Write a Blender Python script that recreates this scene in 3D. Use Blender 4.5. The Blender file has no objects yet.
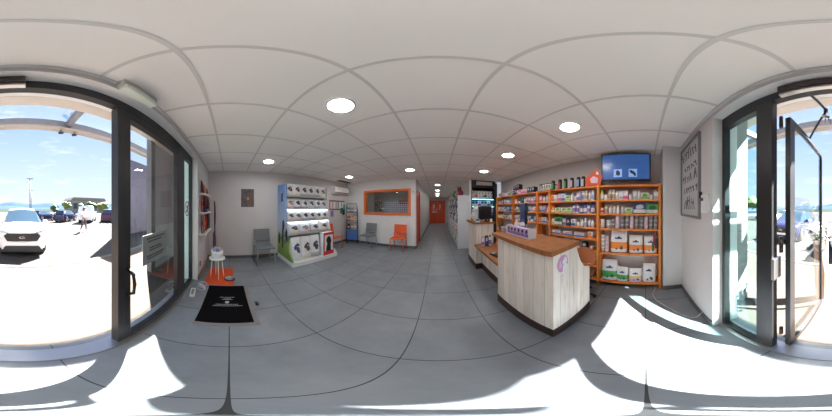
import bpy, bmesh, math, random
from mathutils import Vector, Matrix
random.seed(7)
PI = math.pi
R = math.radians
sc = bpy.context.scene
COL = sc.collection
H = 1.45          # eye height
CZ = 2.49         # ceiling height
GZ = -0.15        # parking level

# ------------------------------------------------------------------ materials
def mat(name, col, rough=0.6, metal=0.0, noise=0.0, nscale=8.0, emit=None, estr=1.0, bump=0.0, spec=0.5, alpha=None):
    m = bpy.data.materials.new(name); m.use_nodes = True
    nt = m.node_tree; b = nt.nodes['Principled BSDF']
    b.inputs['Base Color'].default_value = (*col, 1)
    b.inputs['Roughness'].default_value = rough
    b.inputs['Metallic'].default_value = metal
    b.inputs['Specular IOR Level'].default_value = spec
    if noise or bump:
        tc = nt.nodes.new('ShaderNodeTexCoord')
        n = nt.nodes.new('ShaderNodeTexNoise'); n.inputs['Scale'].default_value = nscale; n.inputs['Detail'].default_value = 5
        nt.links.new(tc.outputs['Object'], n.inputs['Vector'])
        if noise:
            r = nt.nodes.new('ShaderNodeValToRGB')
            r.color_ramp.elements[0].position = 0.3; r.color_ramp.elements[1].position = 0.7
            r.color_ramp.elements[0].color = (*[max(0, c*(1-noise)) for c in col], 1)
            r.color_ramp.elements[1].color = (*[min(1, c*(1+noise)) for c in col], 1)
            nt.links.new(n.outputs['Fac'], r.inputs['Fac']); nt.links.new(r.outputs['Color'], b.inputs['Base Color'])
        if bump:
            bp = nt.nodes.new('ShaderNodeBump'); bp.inputs['Strength'].default_value = bump; bp.inputs['Distance'].default_value = 0.01
            nt.links.new(n.outputs['Fac'], bp.inputs['Height']); nt.links.new(bp.outputs['Normal'], b.inputs['Normal'])
    if emit:
        b.inputs['Emission Color'].default_value = (*emit, 1); b.inputs['Emission Strength'].default_value = estr
    return m

def glass(name, tint, refl=1.0, rough=0.0):
    m = bpy.data.materials.new(name); m.use_nodes = True
    nt = m.node_tree; nt.nodes.clear()
    o = nt.nodes.new('ShaderNodeOutputMaterial'); mx = nt.nodes.new('ShaderNodeMixShader')
    t = nt.nodes.new('ShaderNodeBsdfTransparent'); g = nt.nodes.new('ShaderNodeBsdfGlossy')
    t.inputs['Color'].default_value = (*tint, 1); g.inputs['Roughness'].default_value = rough
    g.inputs['Color'].default_value = (.95, 1, 1, 1)
    ge = nt.nodes.new('ShaderNodeNewGeometry'); dt = nt.nodes.new('ShaderNodeVectorMath'); dt.operation = 'DOT_PRODUCT'
    nt.links.new(ge.outputs['Incoming'], dt.inputs[0]); nt.links.new(ge.outputs['Normal'], dt.inputs[1])
    def mth(op, a, b_=None, c=None):
        n = nt.nodes.new('ShaderNodeMath'); n.operation = op
        for i, v in enumerate((a, b_, c)):
            if v is None: continue
            if isinstance(v, (int, float)): n.inputs[i].default_value = v
            else: nt.links.new(v, n.inputs[i])
        return n.outputs[0]
    om = mth('SUBTRACT', 1.0, mth('ABSOLUTE', dt.outputs['Value']))   # Schlick reflectance of one face
    fr = mth('MULTIPLY', mth('MULTIPLY_ADD', mth('POWER', om, 5.0), .96, .04), refl)
    nt.links.new(fr, mx.inputs['Fac'])
    nt.links.new(t.outputs[0], mx.inputs[1]); nt.links.new(g.outputs[0], mx.inputs[2]); nt.links.new(mx.outputs[0], o.inputs['Surface'])
    return m

def tile_mat():
    m = mat('slate_tiles', (.2, .2, .2), .38)
    nt = m.node_tree; b = nt.nodes['Principled BSDF']; L = nt.links.new
    tc = nt.nodes.new('ShaderNodeTexCoord'); sp = nt.nodes.new('ShaderNodeSeparateXYZ'); L(tc.outputs['Object'], sp.inputs[0])
    T = .645
    outs = []; cells = []
    for ax, off in (('X', -.19), ('Y', -.002)):
        a = nt.nodes.new('ShaderNodeMath'); a.operation = 'SUBTRACT'; a.inputs[1].default_value = off; L(sp.outputs[ax], a.inputs[0])
        d = nt.nodes.new('ShaderNodeMath'); d.operation = 'DIVIDE'; d.inputs[1].default_value = T; L(a.outputs[0], d.inputs[0])
        fl = nt.nodes.new('ShaderNodeMath'); fl.operation = 'FLOOR'; L(d.outputs[0], fl.inputs[0]); cells.append(fl)
        p = nt.nodes.new('ShaderNodeMath'); p.operation = 'PINGPONG'; p.inputs[1].default_value = .5; L(d.outputs[0], p.inputs[0])
        c = nt.nodes.new('ShaderNodeMath'); c.operation = 'LESS_THAN'; c.inputs[1].default_value = .0058; L(p.outputs[0], c.inputs[0]); outs.append(c)
    mx = nt.nodes.new('ShaderNodeMath'); mx.operation = 'MAXIMUM'; L(outs[0].outputs[0], mx.inputs[0]); L(outs[1].outputs[0], mx.inputs[1])
    cb = nt.nodes.new('ShaderNodeCombineXYZ'); L(cells[0].outputs[0], cb.inputs[0]); L(cells[1].outputs[0], cb.inputs[1])
    wn = nt.nodes.new('ShaderNodeTexWhiteNoise'); L(cb.outputs[0], wn.inputs['Vector'])
    n = nt.nodes.new('ShaderNodeTexNoise'); n.inputs['Scale'].default_value = 3.5; n.inputs['Detail'].default_value = 8; n.inputs['Roughness'].default_value = .65
    L(tc.outputs['Object'], n.inputs['Vector'])
    ad = nt.nodes.new('ShaderNodeMath'); ad.operation = 'MULTIPLY_ADD'; ad.inputs[1].default_value = .16; L(wn.outputs[0], ad.inputs[0]); L(n.outputs['Fac'], ad.inputs[2])
    r = nt.nodes.new('ShaderNodeValToRGB'); r.color_ramp.elements[0].position = .35; r.color_ramp.elements[1].position = .85
    r.color_ramp.elements[0].color = (.205, .225, .25, 1); r.color_ramp.elements[1].color = (.285, .31, .34, 1)
    L(ad.outputs[0], r.inputs['Fac'])
    mc = nt.nodes.new('ShaderNodeMixRGB'); mc.inputs['Color2'].default_value = (.035, .037, .04, 1)
    L(mx.outputs[0], mc.inputs['Fac']); L(r.outputs['Color'], mc.inputs['Color1']); L(mc.outputs[0], b.inputs['Base Color'])
    return m

def plank_mat(name, c1, c2, dark, sx=.14, ax='Y'):
    m = mat(name, c1, .55)
    nt = m.node_tree; b = nt.nodes['Principled BSDF']; L = nt.links.new
    tc = nt.nodes.new('ShaderNodeTexCoord'); sp = nt.nodes.new('ShaderNodeSeparateXYZ'); L(tc.outputs['Object'], sp.inputs[0])
    sm = nt.nodes.new('ShaderNodeMath'); sm.operation = 'ADD'; L(sp.outputs['X'], sm.inputs[0]); L(sp.outputs['Y'], sm.inputs[1])
    d = nt.nodes.new('ShaderNodeMath'); d.operation = 'DIVIDE'; d.inputs[1].default_value = sx; L(sm.outputs[0], d.inputs[0])
    fl = nt.nodes.new('ShaderNodeMath'); fl.operation = 'FLOOR'; L(d.outputs[0], fl.inputs[0])
    p = nt.nodes.new('ShaderNodeMath'); p.operation = 'PINGPONG'; p.inputs[1].default_value = .5; L(d.outputs[0], p.inputs[0])
    lt = nt.nodes.new('ShaderNodeMath'); lt.operation = 'LESS_THAN'; lt.inputs[1].default_value = .018; L(p.outputs[0], lt.inputs[0])
    wn = nt.nodes.new('ShaderNodeTexWhiteNoise'); wn.noise_dimensions = '1D'; L(fl.outputs[0], wn.inputs['W'])
    mp = nt.nodes.new('ShaderNodeMapping'); mp.inputs['Scale'].default_value = (14, 14, 1.6)
    L(tc.outputs['Object'], mp.inputs['Vector']); L(wn.outputs['Color'], mp.inputs['Location'])
    n = nt.nodes.new('ShaderNodeTexNoise'); n.inputs['Scale'].default_value = 1.4; n.inputs['Detail'].default_value = 7; n.inputs['Roughness'].default_value = .6
    L(mp.outputs[0], n.inputs['Vector'])
    r = nt.nodes.new('ShaderNodeValToRGB'); e = r.color_ramp.elements
    e[0].position = .28; e[0].color = (*dark, 1); e[1].position = .68; e[1].color = (*c1, 1)
    q = e.new(.42); q.color = (*c2, 1)
    L(n.outputs['Fac'], r.inputs['Fac'])
    hs = nt.nodes.new('ShaderNodeHueSaturation'); L(r.outputs['Color'], hs.inputs['Color'])
    vv = nt.nodes.new('ShaderNodeMath'); vv.operation = 'MULTIPLY_ADD'; vv.inputs[1].default_value = .22; vv.inputs[2].default_value = .88; L(wn.outputs['Value'], vv.inputs[0])
    L(vv.outputs[0], hs.inputs['Value'])
    mc = nt.nodes.new('ShaderNodeMixRGB'); mc.inputs['Color2'].default_value = (*[c*.6 for c in c2], 1)
    L(lt.outputs[0], mc.inputs['Fac']); L(hs.outputs[0], mc.inputs['Color1']); L(mc.outputs[0], b.inputs['Base Color'])
    return m

def dots_mat():
    # printed dots on clear glass
    m = glass('dotted_glass', (.9, .93, .95), .6)
    nt = m.node_tree; L = nt.links.new
    o = [n for n in nt.nodes if n.type == 'OUTPUT_MATERIAL'][0]; base = o.inputs['Surface'].links[0].from_socket
    tc = nt.nodes.new('ShaderNodeTexCoord'); sp = nt.nodes.new('ShaderNodeSeparateXYZ'); L(tc.outputs['Object'], sp.inputs[0])
    sq = []
    for ax in ('X', 'Z'):
        d = nt.nodes.new('ShaderNodeMath'); d.operation = 'DIVIDE'; d.inputs[1].default_value = .075; L(sp.outputs[ax], d.inputs[0])
        p = nt.nodes.new('ShaderNodeMath'); p.operation = 'PINGPONG'; p.inputs[1].default_value = .5; L(d.outputs[0], p.inputs[0])
        s = nt.nodes.new('ShaderNodeMath'); s.operation = 'POWER'; s.inputs[1].default_value = 2; L(p.outputs[0], s.inputs[0]); sq.append(s)
    a = nt.nodes.new('ShaderNodeMath'); L(sq[0].outputs[0], a.inputs[0]); L(sq[1].outputs[0], a.inputs[1])
    lt = nt.nodes.new('ShaderNodeMath'); lt.operation = 'LESS_THAN'; lt.inputs[1].default_value = .085; L(a.outputs[0], lt.inputs[0])
    df = nt.nodes.new('ShaderNodeBsdfDiffuse'); df.inputs['Color'].default_value = (.55, .62, .8, 1)
    mx = nt.nodes.new('ShaderNodeMixShader'); L(lt.outputs[0], mx.inputs['Fac']); L(base, mx.inputs[1]); L(df.outputs[0], mx.inputs[2]); L(mx.outputs[0], o.inputs['Surface'])
    return m

M = dict(
    wall=mat('wall_paint', (.66, .635, .63), .8, noise=.02, nscale=3),
    white_wall=mat('partition_paint', (.78, .77, .77), .8, noise=.02),
    reveal=mat('reveal_paint', (.84, .82, .80), .7),
    ceil=mat('ceiling_tile', (.93, .895, .855), .9, noise=.015, nscale=2, bump=.1),
    tbar=mat('ceiling_bar', (.68, .655, .63), .6),
    skirt=mat('skirting_tile', (.12, .12, .125), .5, noise=.1),
    floor=tile_mat(),
    dark=mat('dark_aluminium', (.035, .034, .036), .4, .3, noise=.1, nscale=3),
    dark2=mat('dark_brown_metal', (.05, .034, .032), .35, .4),
    steel=mat('brushed_steel', (.5, .5, .5), .3, .9),
    galv=mat('galvanised_beam', (.15, .15, .16), .5, .3, noise=.1),
    beamu=mat('beam_flange', (.26, .22, .19), .6),
    glass=glass('clear_glass', (.955, .975, .975)),
    tglass=glass('teal_glass', (.80, .955, .955), 1.0),
    orange=mat('orange_lacquer', (.80, .17, .03), .45, noise=.06),
    orangep=mat('orange_plastic', (.82, .13, .03), .4),
    ored=mat('orange_red_door', (.72, .08, .015), .4, noise=.05),
    owood=plank_mat('orange_beech', (.92, .33, .07), (.82, .26, .045), (.62, .15, .03), .5),
    plank=plank_mat('washed_oak', (.90, .82, .73), (.80, .72, .63), (.50, .43, .36), .135),
    wood=plank_mat('varnished_top', (.38, .145, .042), (.30, .105, .028), (.17, .06, .015), 60.3),
    kick=mat('brown_kick', (.05, .024, .018), .4, noise=.1),
    grey=mat('grey_plastic', (.20, .22, .235), .5),
    greyl=mat('grey_leg', (.45, .46, .47), .35, .4),
    black=mat('black_plastic', (.012, .012, .014), .4),
    rubber=mat('black_rubber', (.008, .007, .008), 1, bump=.4, nscale=200, spec=.05),
    matedge=mat('mat_edge', (.27, .25, .24), .8, noise=.1),
    redmat=mat('orange_red_rubber', (.80, .09, .02), .7, noise=.08, nscale=20),
    white=mat('white_plastic', (.82, .82, .82), .4),
    white2=mat('white_paper', (.78, .78, .80), .55),
    cream=mat('cream_label', (.80, .76, .64), .5),
    greyc=mat('pale_grey', (.52, .52, .54), .5),
    lgrey=mat('light_grey_panel', (.66, .69, .73), .5),
    blue=mat('blue_print', (.06, .16, .50), .45),
    dblue=mat('dark_blue_print', (.03, .05, .18), .45),
    sky=mat('pale_blue_print', (.30, .45, .75), .5),
    teal=mat('teal_print', (.05, .42, .50), .45),
    green=mat('green_print', (.08, .42, .10), .45),
    dgreen=mat('dark_green_print', (.03, .14, .06), .45),
    lime=mat('lime_print', (.42, .62, .16), .45),
    purple=mat('purple_print', (.30, .18, .50), .45),
    lilac=mat('lilac_print', (.66, .52, .72), .45),
    pink=mat('pink_print', (.80, .16, .36), .45),
    pinkl=mat('pale_pink_print', (.82, .55, .66), .45),
    red=mat('red_print', (.70, .04, .04), .45),
    dred=mat('dark_red_print', (.25, .03, .05), .5),
    yellow=mat('yellow_print', (.85, .60, .10), .45),
    oprint=mat('orange_print', (.88, .27, .05), .45),
    brown=mat('brown_print', (.15, .085, .06), .6, noise=.3, nscale=40),
    tan=mat('tan_print', (.55, .36, .22), .6, noise=.2, nscale=40),
    bprint=mat('black_print', (.02, .02, .025), .5),
    lamp=mat('downlight_diffuser', (1, 1, 1), .5, emit=(1, .97, .93), estr=60),
    lampc=mat('corridor_diffuser', (1, 1, 1), .5, emit=(1, .96, .90), estr=34),
    officelamp=mat('office_diffuser', (1, 1, 1), .5, emit=(1, .97, .92), estr=9),  # glow of the lamp added to brighten the back office
    led=mat('led_strip', (1, 1, 1), .5, emit=(.8, .93, 1), estr=7),
    ledb=mat('blue_led_strip', (1, 1, 1), .5, emit=(.3, .75, 1), estr=6),
    diff=mat('emergency_diffuser', (.80, .84, .74), .3),
    screen=mat('tv_screen', (.02, .05, .2), .25, emit=(.035, .12, .33), estr=.5),
    scrtxt=mat('tv_caption', (.02, .03, .1), .4, emit=(.02, .06, .22), estr=.7),
    scrwhite=mat('tv_picture', (.3, .4, .6), .4, emit=(.12, .26, .55), estr=.6),
    pave=mat('beige_pavement', (.086, .071, .061), .85, noise=.10, nscale=2.2, bump=.2, spec=.1),
    lot=mat('worn_asphalt', (.062, .060, .058), .9, noise=.12, nscale=.6, spec=.1),
    line=mat('road_paint', (.85, .85, .83), .8),
    kerb=mat('concrete_kerb', (.11, .105, .10), .9, noise=.08),
    soffit=mat('exterior_soffit', (.55, .49, .44), .9, noise=.04),
    render=mat('white_render', (.30, .305, .30), .9, noise=.03),
    wing=mat('mauve_cladding', (.11, .105, .145), .8, noise=.08, nscale=.8),
    carwhite=mat('white_car_paint', (.82, .83, .85), .15),
    carblue=mat('violet_blue_car_paint', (.03, .03, .085), .2, .3),
    carnavy=mat('navy_car_paint', (.03, .035, .09), .2, .3),
    carsilver=mat('silver_car_paint', (.55, .57, .60), .2, .5),
    cardark=mat('plum_car_paint', (.06, .02, .05), .2, .3),
    carglass=mat('car_window', (.03, .055, .085), .08, spec=.4),
    chrome=mat('chrome', (.8, .8, .8), .15, 1),
    headl=mat('headlight', (.55, .60, .65), .08, .3),
    tyre=mat('tyre', (.02, .02, .02), .8),
    skin=mat('skin_tone', (.36, .20, .14), .6),
    hair=mat('dark_hair', (.03, .02, .015), .7),
    shirt=mat('white_shirt', (.80, .80, .82), .8),
    trous=mat('dark_trousers', (.07, .05, .06), .8),
    leaf=mat('yellow_green_leaves', (.14, .18, .04), .8, noise=.4, nscale=3, bump=1),
    leafd=mat('green_leaves', (.05, .09, .03), .8, noise=.4, nscale=3, bump=1),
    bark=mat('bark', (.12, .08, .05), .9),
    hill=mat('hazy_hill', (.033, .055, .095), 1, noise=.1, nscale=.01, spec=0),  # blue of distant haze put into the base colour
    hillg=mat('green_plain', (.03, .04, .035), 1, noise=.2, nscale=.02, spec=0),
    bldg=mat('beige_building', (.30, .28, .24), .9, noise=.06, spec=.1),
    roofm=mat('metal_roof', (.20, .195, .185), .8),
    terra=mat('terracotta', (.52, .33, .25), .85, noise=.08),
    plush=mat('white_plush', (.74, .70, .68), .9, noise=.12, nscale=12, bump=.6),
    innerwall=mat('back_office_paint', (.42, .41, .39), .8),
    canlab=mat('can_label', (.24, .21, .215), .5, noise=.5, nscale=60),
    frameg=mat('grey_frame', (.22, .215, .21), .5),
    cbrown=mat('brown_orange_shell', (.48, .16, .07), .5),
    ash=mat('ash_print', (.09, .085, .09), .6, noise=.6, nscale=30), slateb=mat('slate_blue_print', (.08, .11, .22), .6, noise=.5, nscale=30),
    ink=mat('brush_ink', (.10, .10, .11), .6),
    dots=dots_mat(),
    cable=mat('white_cable', (.7, .7, .68), .5),
)
def sheet_mat():
    m = bpy.data.materials.new('corrugated_sheet'); m.use_nodes = True
    nt = m.node_tree; nt.nodes.clear(); o = nt.nodes.new('ShaderNodeOutputMaterial'); mx = nt.nodes.new('ShaderNodeMixShader')
    a = nt.nodes.new('ShaderNodeBsdfDiffuse'); t = nt.nodes.new('ShaderNodeBsdfTranslucent')
    a.inputs['Color'].default_value = (.30, .32, .36, 1); t.inputs['Color'].default_value = (.12, .14, .18, 1); mx.inputs['Fac'].default_value = .45
    tp = nt.nodes.new('ShaderNodeBsdfTransparent'); tp.inputs['Color'].default_value = (.90, .95, 1, 1); m2 = nt.nodes.new('ShaderNodeMixShader'); m2.inputs['Fac'].default_value = .72
    nt.links.new(a.outputs[0], mx.inputs[1]); nt.links.new(t.outputs[0], mx.inputs[2]); nt.links.new(mx.outputs[0], m2.inputs[1]); nt.links.new(tp.outputs[0], m2.inputs[2]); nt.links.new(m2.outputs[0], o.inputs['Surface'])
    return m
M['sheet'] = sheet_mat()
def side_print():
    m = mat('meadow_print', (.3, .45, .75), .45); nt = m.node_tree; b = nt.nodes['Principled BSDF']; L = nt.links.new
    tc = nt.nodes.new('ShaderNodeTexCoord'); sp = nt.nodes.new('ShaderNodeSeparateXYZ'); L(tc.outputs['Object'], sp.inputs[0])
    n = nt.nodes.new('ShaderNodeTexNoise'); n.inputs['Scale'].default_value = 5; L(tc.outputs['Object'], n.inputs['Vector'])
    a = nt.nodes.new('ShaderNodeMath'); a.operation = 'MULTIPLY_ADD'; a.inputs[1].default_value = .5; L(n.outputs['Fac'], a.inputs[0]); L(sp.outputs['Z'], a.inputs[2])
    r = nt.nodes.new('ShaderNodeValToRGB'); e = r.color_ramp.elements
    mr = nt.nodes.new('ShaderNodeMapRange'); mr.inputs['From Max'].default_value = 2.4; L(a.outputs[0], mr.inputs['Value'])
    e[0].position = .1; e[0].color = (.16, .33, .05, 1); e[1].position = .95; e[1].color = (.13, .25, .52, 1)
    for p, c in ((.30, (.30, .42, .10)), (.38, (.12, .2, .07)), (.44, (.55, .62, .72)), (.62, (.42, .54, .76))):
        q = e.new(p); q.color = (*c, 1)
    L(mr.outputs[0], r.inputs['Fac']); L(r.outputs['Color'], b.inputs['Base Color']); return m
M['meadow'] = side_print()

# ------------------------------------------------------------------ mesh building
class MB:
    def __init__(s): s.bm = bmesh.new()
    def _mi(s, faces, mi, smooth=False):
        for f in faces: f.material_index = mi; f.smooth = smooth
    def box(s, x0, x1, y0, y1, z0, z1, mi=0, bev=0):
        vs = [s.bm.verts.new(p) for p in ((x0,y0,z0),(x1,y0,z0),(x1,y1,z0),(x0,y1,z0),(x0,y0,z1),(x1,y0,z1),(x1,y1,z1),(x0,y1,z1))]
        fs = [s.bm.faces.new([vs[i] for i in q]) for q in ((0,3,2,1),(4,5,6,7),(0,1,5,4),(1,2,6,5),(2,3,7,6),(3,0,4,7))]
        s._mi(fs, mi)
        if bev:
            es = list({e for f in fs for e in f.edges})
            g = bmesh.ops.bevel(s.bm, geom=es, offset=bev, segments=2, affect='EDGES', profile=.6)
            s._mi(g['faces'], mi)
        return s
    def lathe(s, prof, n=16, c=(0, 0, 0), mis=None, smooth=True, caps=True):
        rings = []
        for r, z in prof:
            rings.append([s.bm.verts.new((c[0]+r*math.cos(2*PI*k/n), c[1]+r*math.sin(2*PI*k/n), c[2]+z)) for k in range(n)])
        for i in range(len(rings)-1):
            fs = [s.bm.faces.new((rings[i][k], rings[i][(k+1) % n], rings[i+1][(k+1) % n], rings[i+1][k])) for k in range(n)]
            s._mi(fs, mis[i] if mis else 0, smooth)
        if caps:
            f = s.bm.faces.new(list(reversed(rings[0]))); f.material_index = mis[0] if mis else 0
            f = s.bm.faces.new(rings[-1]); f.material_index = mis[-1] if mis else 0
        return s
    def tube(s, pts, r, n=8, mi=0, r2=None):
        pts = [Vector(p) for p in pts]; rings = []
        for i, p in enumerate(pts):
            t = (pts[min(i+1, len(pts)-1)] - pts[max(i-1, 0)]).normalized()
            a = Vector((0, 0, 1)) if abs(t.z) < .9 else Vector((1, 0, 0))
            u = t.cross(a).normalized(); v = t.cross(u).normalized()
            rr = r if r2 is None else r + (r2-r)*i/(len(pts)-1)
            rings.append([s.bm.verts.new(p + rr*(math.cos(2*PI*k/n)*u + math.sin(2*PI*k/n)*v)) for k in range(n)])
        for i in range(len(rings)-1):
            s._mi([s.bm.faces.new((rings[i][k], rings[i][(k+1) % n], rings[i+1][(k+1) % n], rings[i+1][k])) for k in range(n)], mi, True)
        for rg in (rings[0], rings[-1]):
            f = s.bm.faces.new(rg); f.material_index = mi
        return s
    def prism(s, poly, ax, a, b, mi=0):
        # poly in the plane normal to ax; ax 'x': (y,z), 'y': (x,z), 'z': (x,y)
        def P(p, t): return {'x': (t, p[0], p[1]), 'y': (p[0], t, p[1]), 'z': (p[0], p[1], t)}[ax]
        A = [s.bm.verts.new(P(p, a)) for p in poly]; B = [s.bm.verts.new(P(p, b)) for p in poly]
        n = len(poly); fs = [s.bm.faces.new(A), s.bm.faces.new(list(reversed(B)))]
        fs += [s.bm.faces.new((A[i], B[i], B[(i+1) % n], A[(i+1) % n])) for i in range(n)]
        s._mi(fs, mi); return s
    def ball(s, c, r, sc_=(1, 1, 1), mi=0, sub=2, jit=0):
        g = bmesh.ops.create_icosphere(s.bm, subdivisions=sub, radius=1)
        for v in g['verts']:
            k = 1 + random.uniform(-jit, jit)
            v.co = Vector((c[0]+v.co.x*r*sc_[0]*k, c[1]+v.co.y*r*sc_[1]*k, c[2]+v.co.z*r*sc_[2]*k))
        s._mi({f for v in g['verts'] for f in v.link_faces}, mi, jit == 0); return s
    def grid(s, rows, mi=0, smooth=True, closed=False):
        V = [[s.bm.verts.new(p) for p in r] for r in rows]
        for i in range(len(V)-1):
            m = len(V[i]); rng = range(m) if closed else range(m-1)
            s._mi([s.bm.faces.new((V[i][j], V[i][(j+1) % m], V[i+1][(j+1) % m], V[i+1][j])) for j in rng], mi, smooth)
        return V
def obj(name, mb, mats, parent=None, loc=(0, 0, 0), rz=0):
    me = bpy.data.meshes.new(name)
    bmesh.ops.recalc_face_normals(mb.bm, faces=mb.bm.faces)
    mb.bm.to_mesh(me); mb.bm.free()
    for m in (mats if isinstance(mats, (list, tuple)) else [mats]): me.materials.append(M[m] if isinstance(m, str) else m)
    o = bpy.data.objects.new(name, me); COL.objects.link(o); o.location = loc; o.rotation_euler.z = rz
    if parent: o.parent = parent
    return o
def tag(o, label, cat, group=None):
    o['label'] = label; o['category'] = cat
    if group: o['group'] = group
    return o
def thing(name, label, cat, loc=(0, 0, 0), rz=0, group=None):
    o = bpy.data.objects.new(name, None); COL.objects.link(o); o.location = loc; o.rotation_euler.z = rz
    o.empty_display_size = .1
    return tag(o, label, cat, group)
def struct(name, mb, m, parent=None):
    o = obj(name, mb, m, parent)
    if not parent: o['kind'] = 'structure'
    return o
def sempty(name, loc=(0, 0, 0)):
    o = bpy.data.objects.new(name, None); COL.objects.link(o); o.location = loc; o['kind'] = 'structure'; return o
def dup(root, loc, rz=0, label=None, group=None, scale=None):
    r = root.copy(); COL.objects.link(r); r.location = loc; r.rotation_euler = (0, 0, rz)
    if label: r['label'] = label
    if group: r['group'] = group
    if scale: r.scale = scale
    for ch in PARTS.get(root.name, list(root.children)):
        c = ch.copy(); COL.objects.link(c); c.parent = r
        for g in list(ch.children):
            d = g.copy(); COL.objects.link(d); d.parent = c
    return r
PARTS = {}
ORD = ['first','second','third','fourth','fifth','sixth','seventh','eighth','ninth','tenth','eleventh','twelfth','thirteenth','fourteenth','fifteenth','sixteenth','seventeenth','eighteenth','nineteenth','twentieth']

# ------------------------------------------------------------------ room shell
XL, XR, YF, YB = -3.65, 2.45, -.573, 4.55
CX0, CX1, CY = -.75, 1.12, 12.8
OX0, OX1, OZ, GY = -2.33, 1.03, 2.415, -.70
b = MB(); b.box(XL-.1, XR+.1, -.85, CY, -.12, 0); struct('floor', b, 'floor')
b = MB(); b.box(XL-.1, XR+.1, -.85, CY, CZ, CZ+.1); struct('ceiling', b, 'ceil')
b = MB()
k = -.38-.646*5
while k < XR:
    if k > XL: b.box(k-.012, k+.012, YF, CY, CZ-.004, CZ+.002)
    k += .646
k = -.164
while k < CY:
    b.box(XL, XR, k-.012, k+.012, CZ-.0045, CZ+.002); k += .64
b.box(XL, XR, YF, YF+.022, CZ-.02, CZ+.001); b.box(XL, XL+.022, YF, YB, CZ-.02, CZ+.001); b.box(XL, CX0, YB-.022, YB, CZ-.02, CZ+.001)
struct('trim_1', b, 'tbar')
b = MB(); b.box(XL-.1, XL, -.85, 7.0, 0, CZ); struct('wall_left', b, 'wall')
b = MB(); b.box(XR, XR+.1, -.573, 4.7, 0, CZ); b.box(2.03, XR, YF, -.27, 0, CZ); struct('wall_right', b, 'wall')
b = MB(); b.box(XL-.1, OX0, -.85, YF, 0, CZ); b.box(OX1, XR+.1, -.85, YF, 0, CZ); b.box(OX0, OX1, -.85, YF, OZ, CZ)
struct('wall_front', b, ['wall'])
b = MB(); b.box(OX0-.0005, OX0+.004, -.85, YF+.001, 0, OZ); b.box(OX1-.004, OX1+.0005, -.85, YF+.001, 0, OZ); b.box(OX0, OX1, -.85, YF+.001, OZ-.004, OZ)
struct('trim_2', b, 'reveal')
# partition wall with the orange framed window
WX0, WX1, WZ0, WZ1 = -2.74, -1.01, 1.27, 2.07
b = MB(); b.box(XL, WX0, YB, YB+.1, 0, CZ); b.box(WX1, CX0, YB, YB+.1, 0, CZ); b.box(WX0, WX1, YB, YB+.1, 0, WZ0); b.box(WX0, WX1, YB, YB+.1, WZ1, CZ)
struct('wall_partition', b, 'white_wall')
DY0, DY1, DZ = 4.72, 5.62, 2.12
b = MB(); b.box(CX0-.1, CX0, YB+.1, DY0, 0, CZ); b.box(CX0-.1, CX0, DY1, CY, 0, CZ); b.box(CX0-.1, CX0, DY0, DY1, DZ, CZ)
struct('wall_corridor_left', b, 'wall')
b = MB(); b.box(CX1, CX1+.08, 4.6, CY, 0, CZ); struct('wall_corridor_right', b, 'white_wall')
b = MB(); b.box(CX1+.08, XR, 5.05, 5.15, 0, CZ); struct('wall_back', b, 'wall')
b = MB(); b.box(CX0-.1, CX1+.1, CY, CY+.1, 0, CZ); struct('wall_corridor_end', b, 'wall')
b = MB(); b.box(XL, CX0-.1, 7.0, 7.1, 0, CZ); struct('wall_office', b, 'innerwall')
def skirt(name, boxes):
    b = MB()
    for q in boxes: b.box(*q, 0.001, .085)
    struct(name, b, 'skirt')
skirt('baseboard_left', [(XL, XL+.012, YF, YB)])
skirt('baseboard_front', [(XL, OX0-.002, YF, YF+.012), (OX1+.002, 2.03, YF, YF+.012)])
skirt('baseboard_right', [(2.018, 2.03, YF+.012, -.27), (XR-.012, XR, -.27, 4.6)])
skirt('baseboard_partition', [(XL+.012, CX0+.012, YB-.012, YB), (CX0, CX0+.012, YB, DY0-.05)])
skirt('baseboard_corridor', [(CX0, CX0+.012, DY1+.05, CY), (CX1-.012, CX1, 4.6, CY)])
# window in partition
w = sempty('window_3')
b = MB(); x0, x1, z0, z1 = -2.82, -.93, 1.19, 2.14; f = .085
for q in ((x0, x1, z0, z0+f), (x0, x1, z1-f, z1), (x0, x0+f, z0+f, z1-f), (x1-f, x1, z0+f, z1-f)): b.box(q[0], q[1], YB-.035, YB+.12, q[2], q[3], bev=.004)
obj('window_frame', b, 'orange', w)
b = MB(); b.box(x0+f, -1.95, YB+.05, YB+.056, z0+f, z1-f); b.box(-1.95, x1-f, YB+.05, YB+.056, 1.68, z1-f); obj('pane', b, 'glass', w)
b = MB(); b.box(-1.95, x1-f, YB+.05, YB+.056, z0+f, 1.68); obj('pane', b, 'dots', w)
# office behind
b = MB(); b.box(-2.0, -1.2, 6.65, 6.95, 1.62, 1.9); 
cab = thing('wall_cabinet', 'dark orange cabinet on the back office wall behind the orange framed window', 'cabinet', (0, 0, 0)); obj('cabinet_body', b, 'brown', cab)
b = MB(); b.box(-2.0, -1.2, 6.63, 6.65, 1.86, 1.9); b.box(-2.0, -1.2, 6.63, 6.65, 1.62, 1.66); obj('front_trim', b, 'oprint', cab)
b = MB(); b.box(-3.55, -3.12, 6.96, 6.995, 1.3, 2.1)
cal = thing('wall_planner', 'dark wall planner with a grid of cards in the back office', 'planner'); obj('board', b, 'bprint', cal)
b = MB()
for i in range(3):
    for j in range(6): b.box(-3.52+.135*i, -3.42+.135*i, 6.95, 6.96, 1.33+.125*j, 1.42+.125*j, (i+j) % 3)
obj('card', b, ['tan', 'greyc', 'brown'], cal)
pz = thing('office_desk', 'low grey desk in the back office, seen through the dotted glass', 'desk'); b = MB(); b.box(-2.6, -1.3, 5.9, 6.5, .70, .74); obj('desktop', b, 'greyc', pz)
for x in (-2.55, -1.35):
    b = MB(); b.box(x-.02, x+.02, 5.95, 6.45, 0, .70); obj('leg', b, 'greyc', pz)
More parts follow.
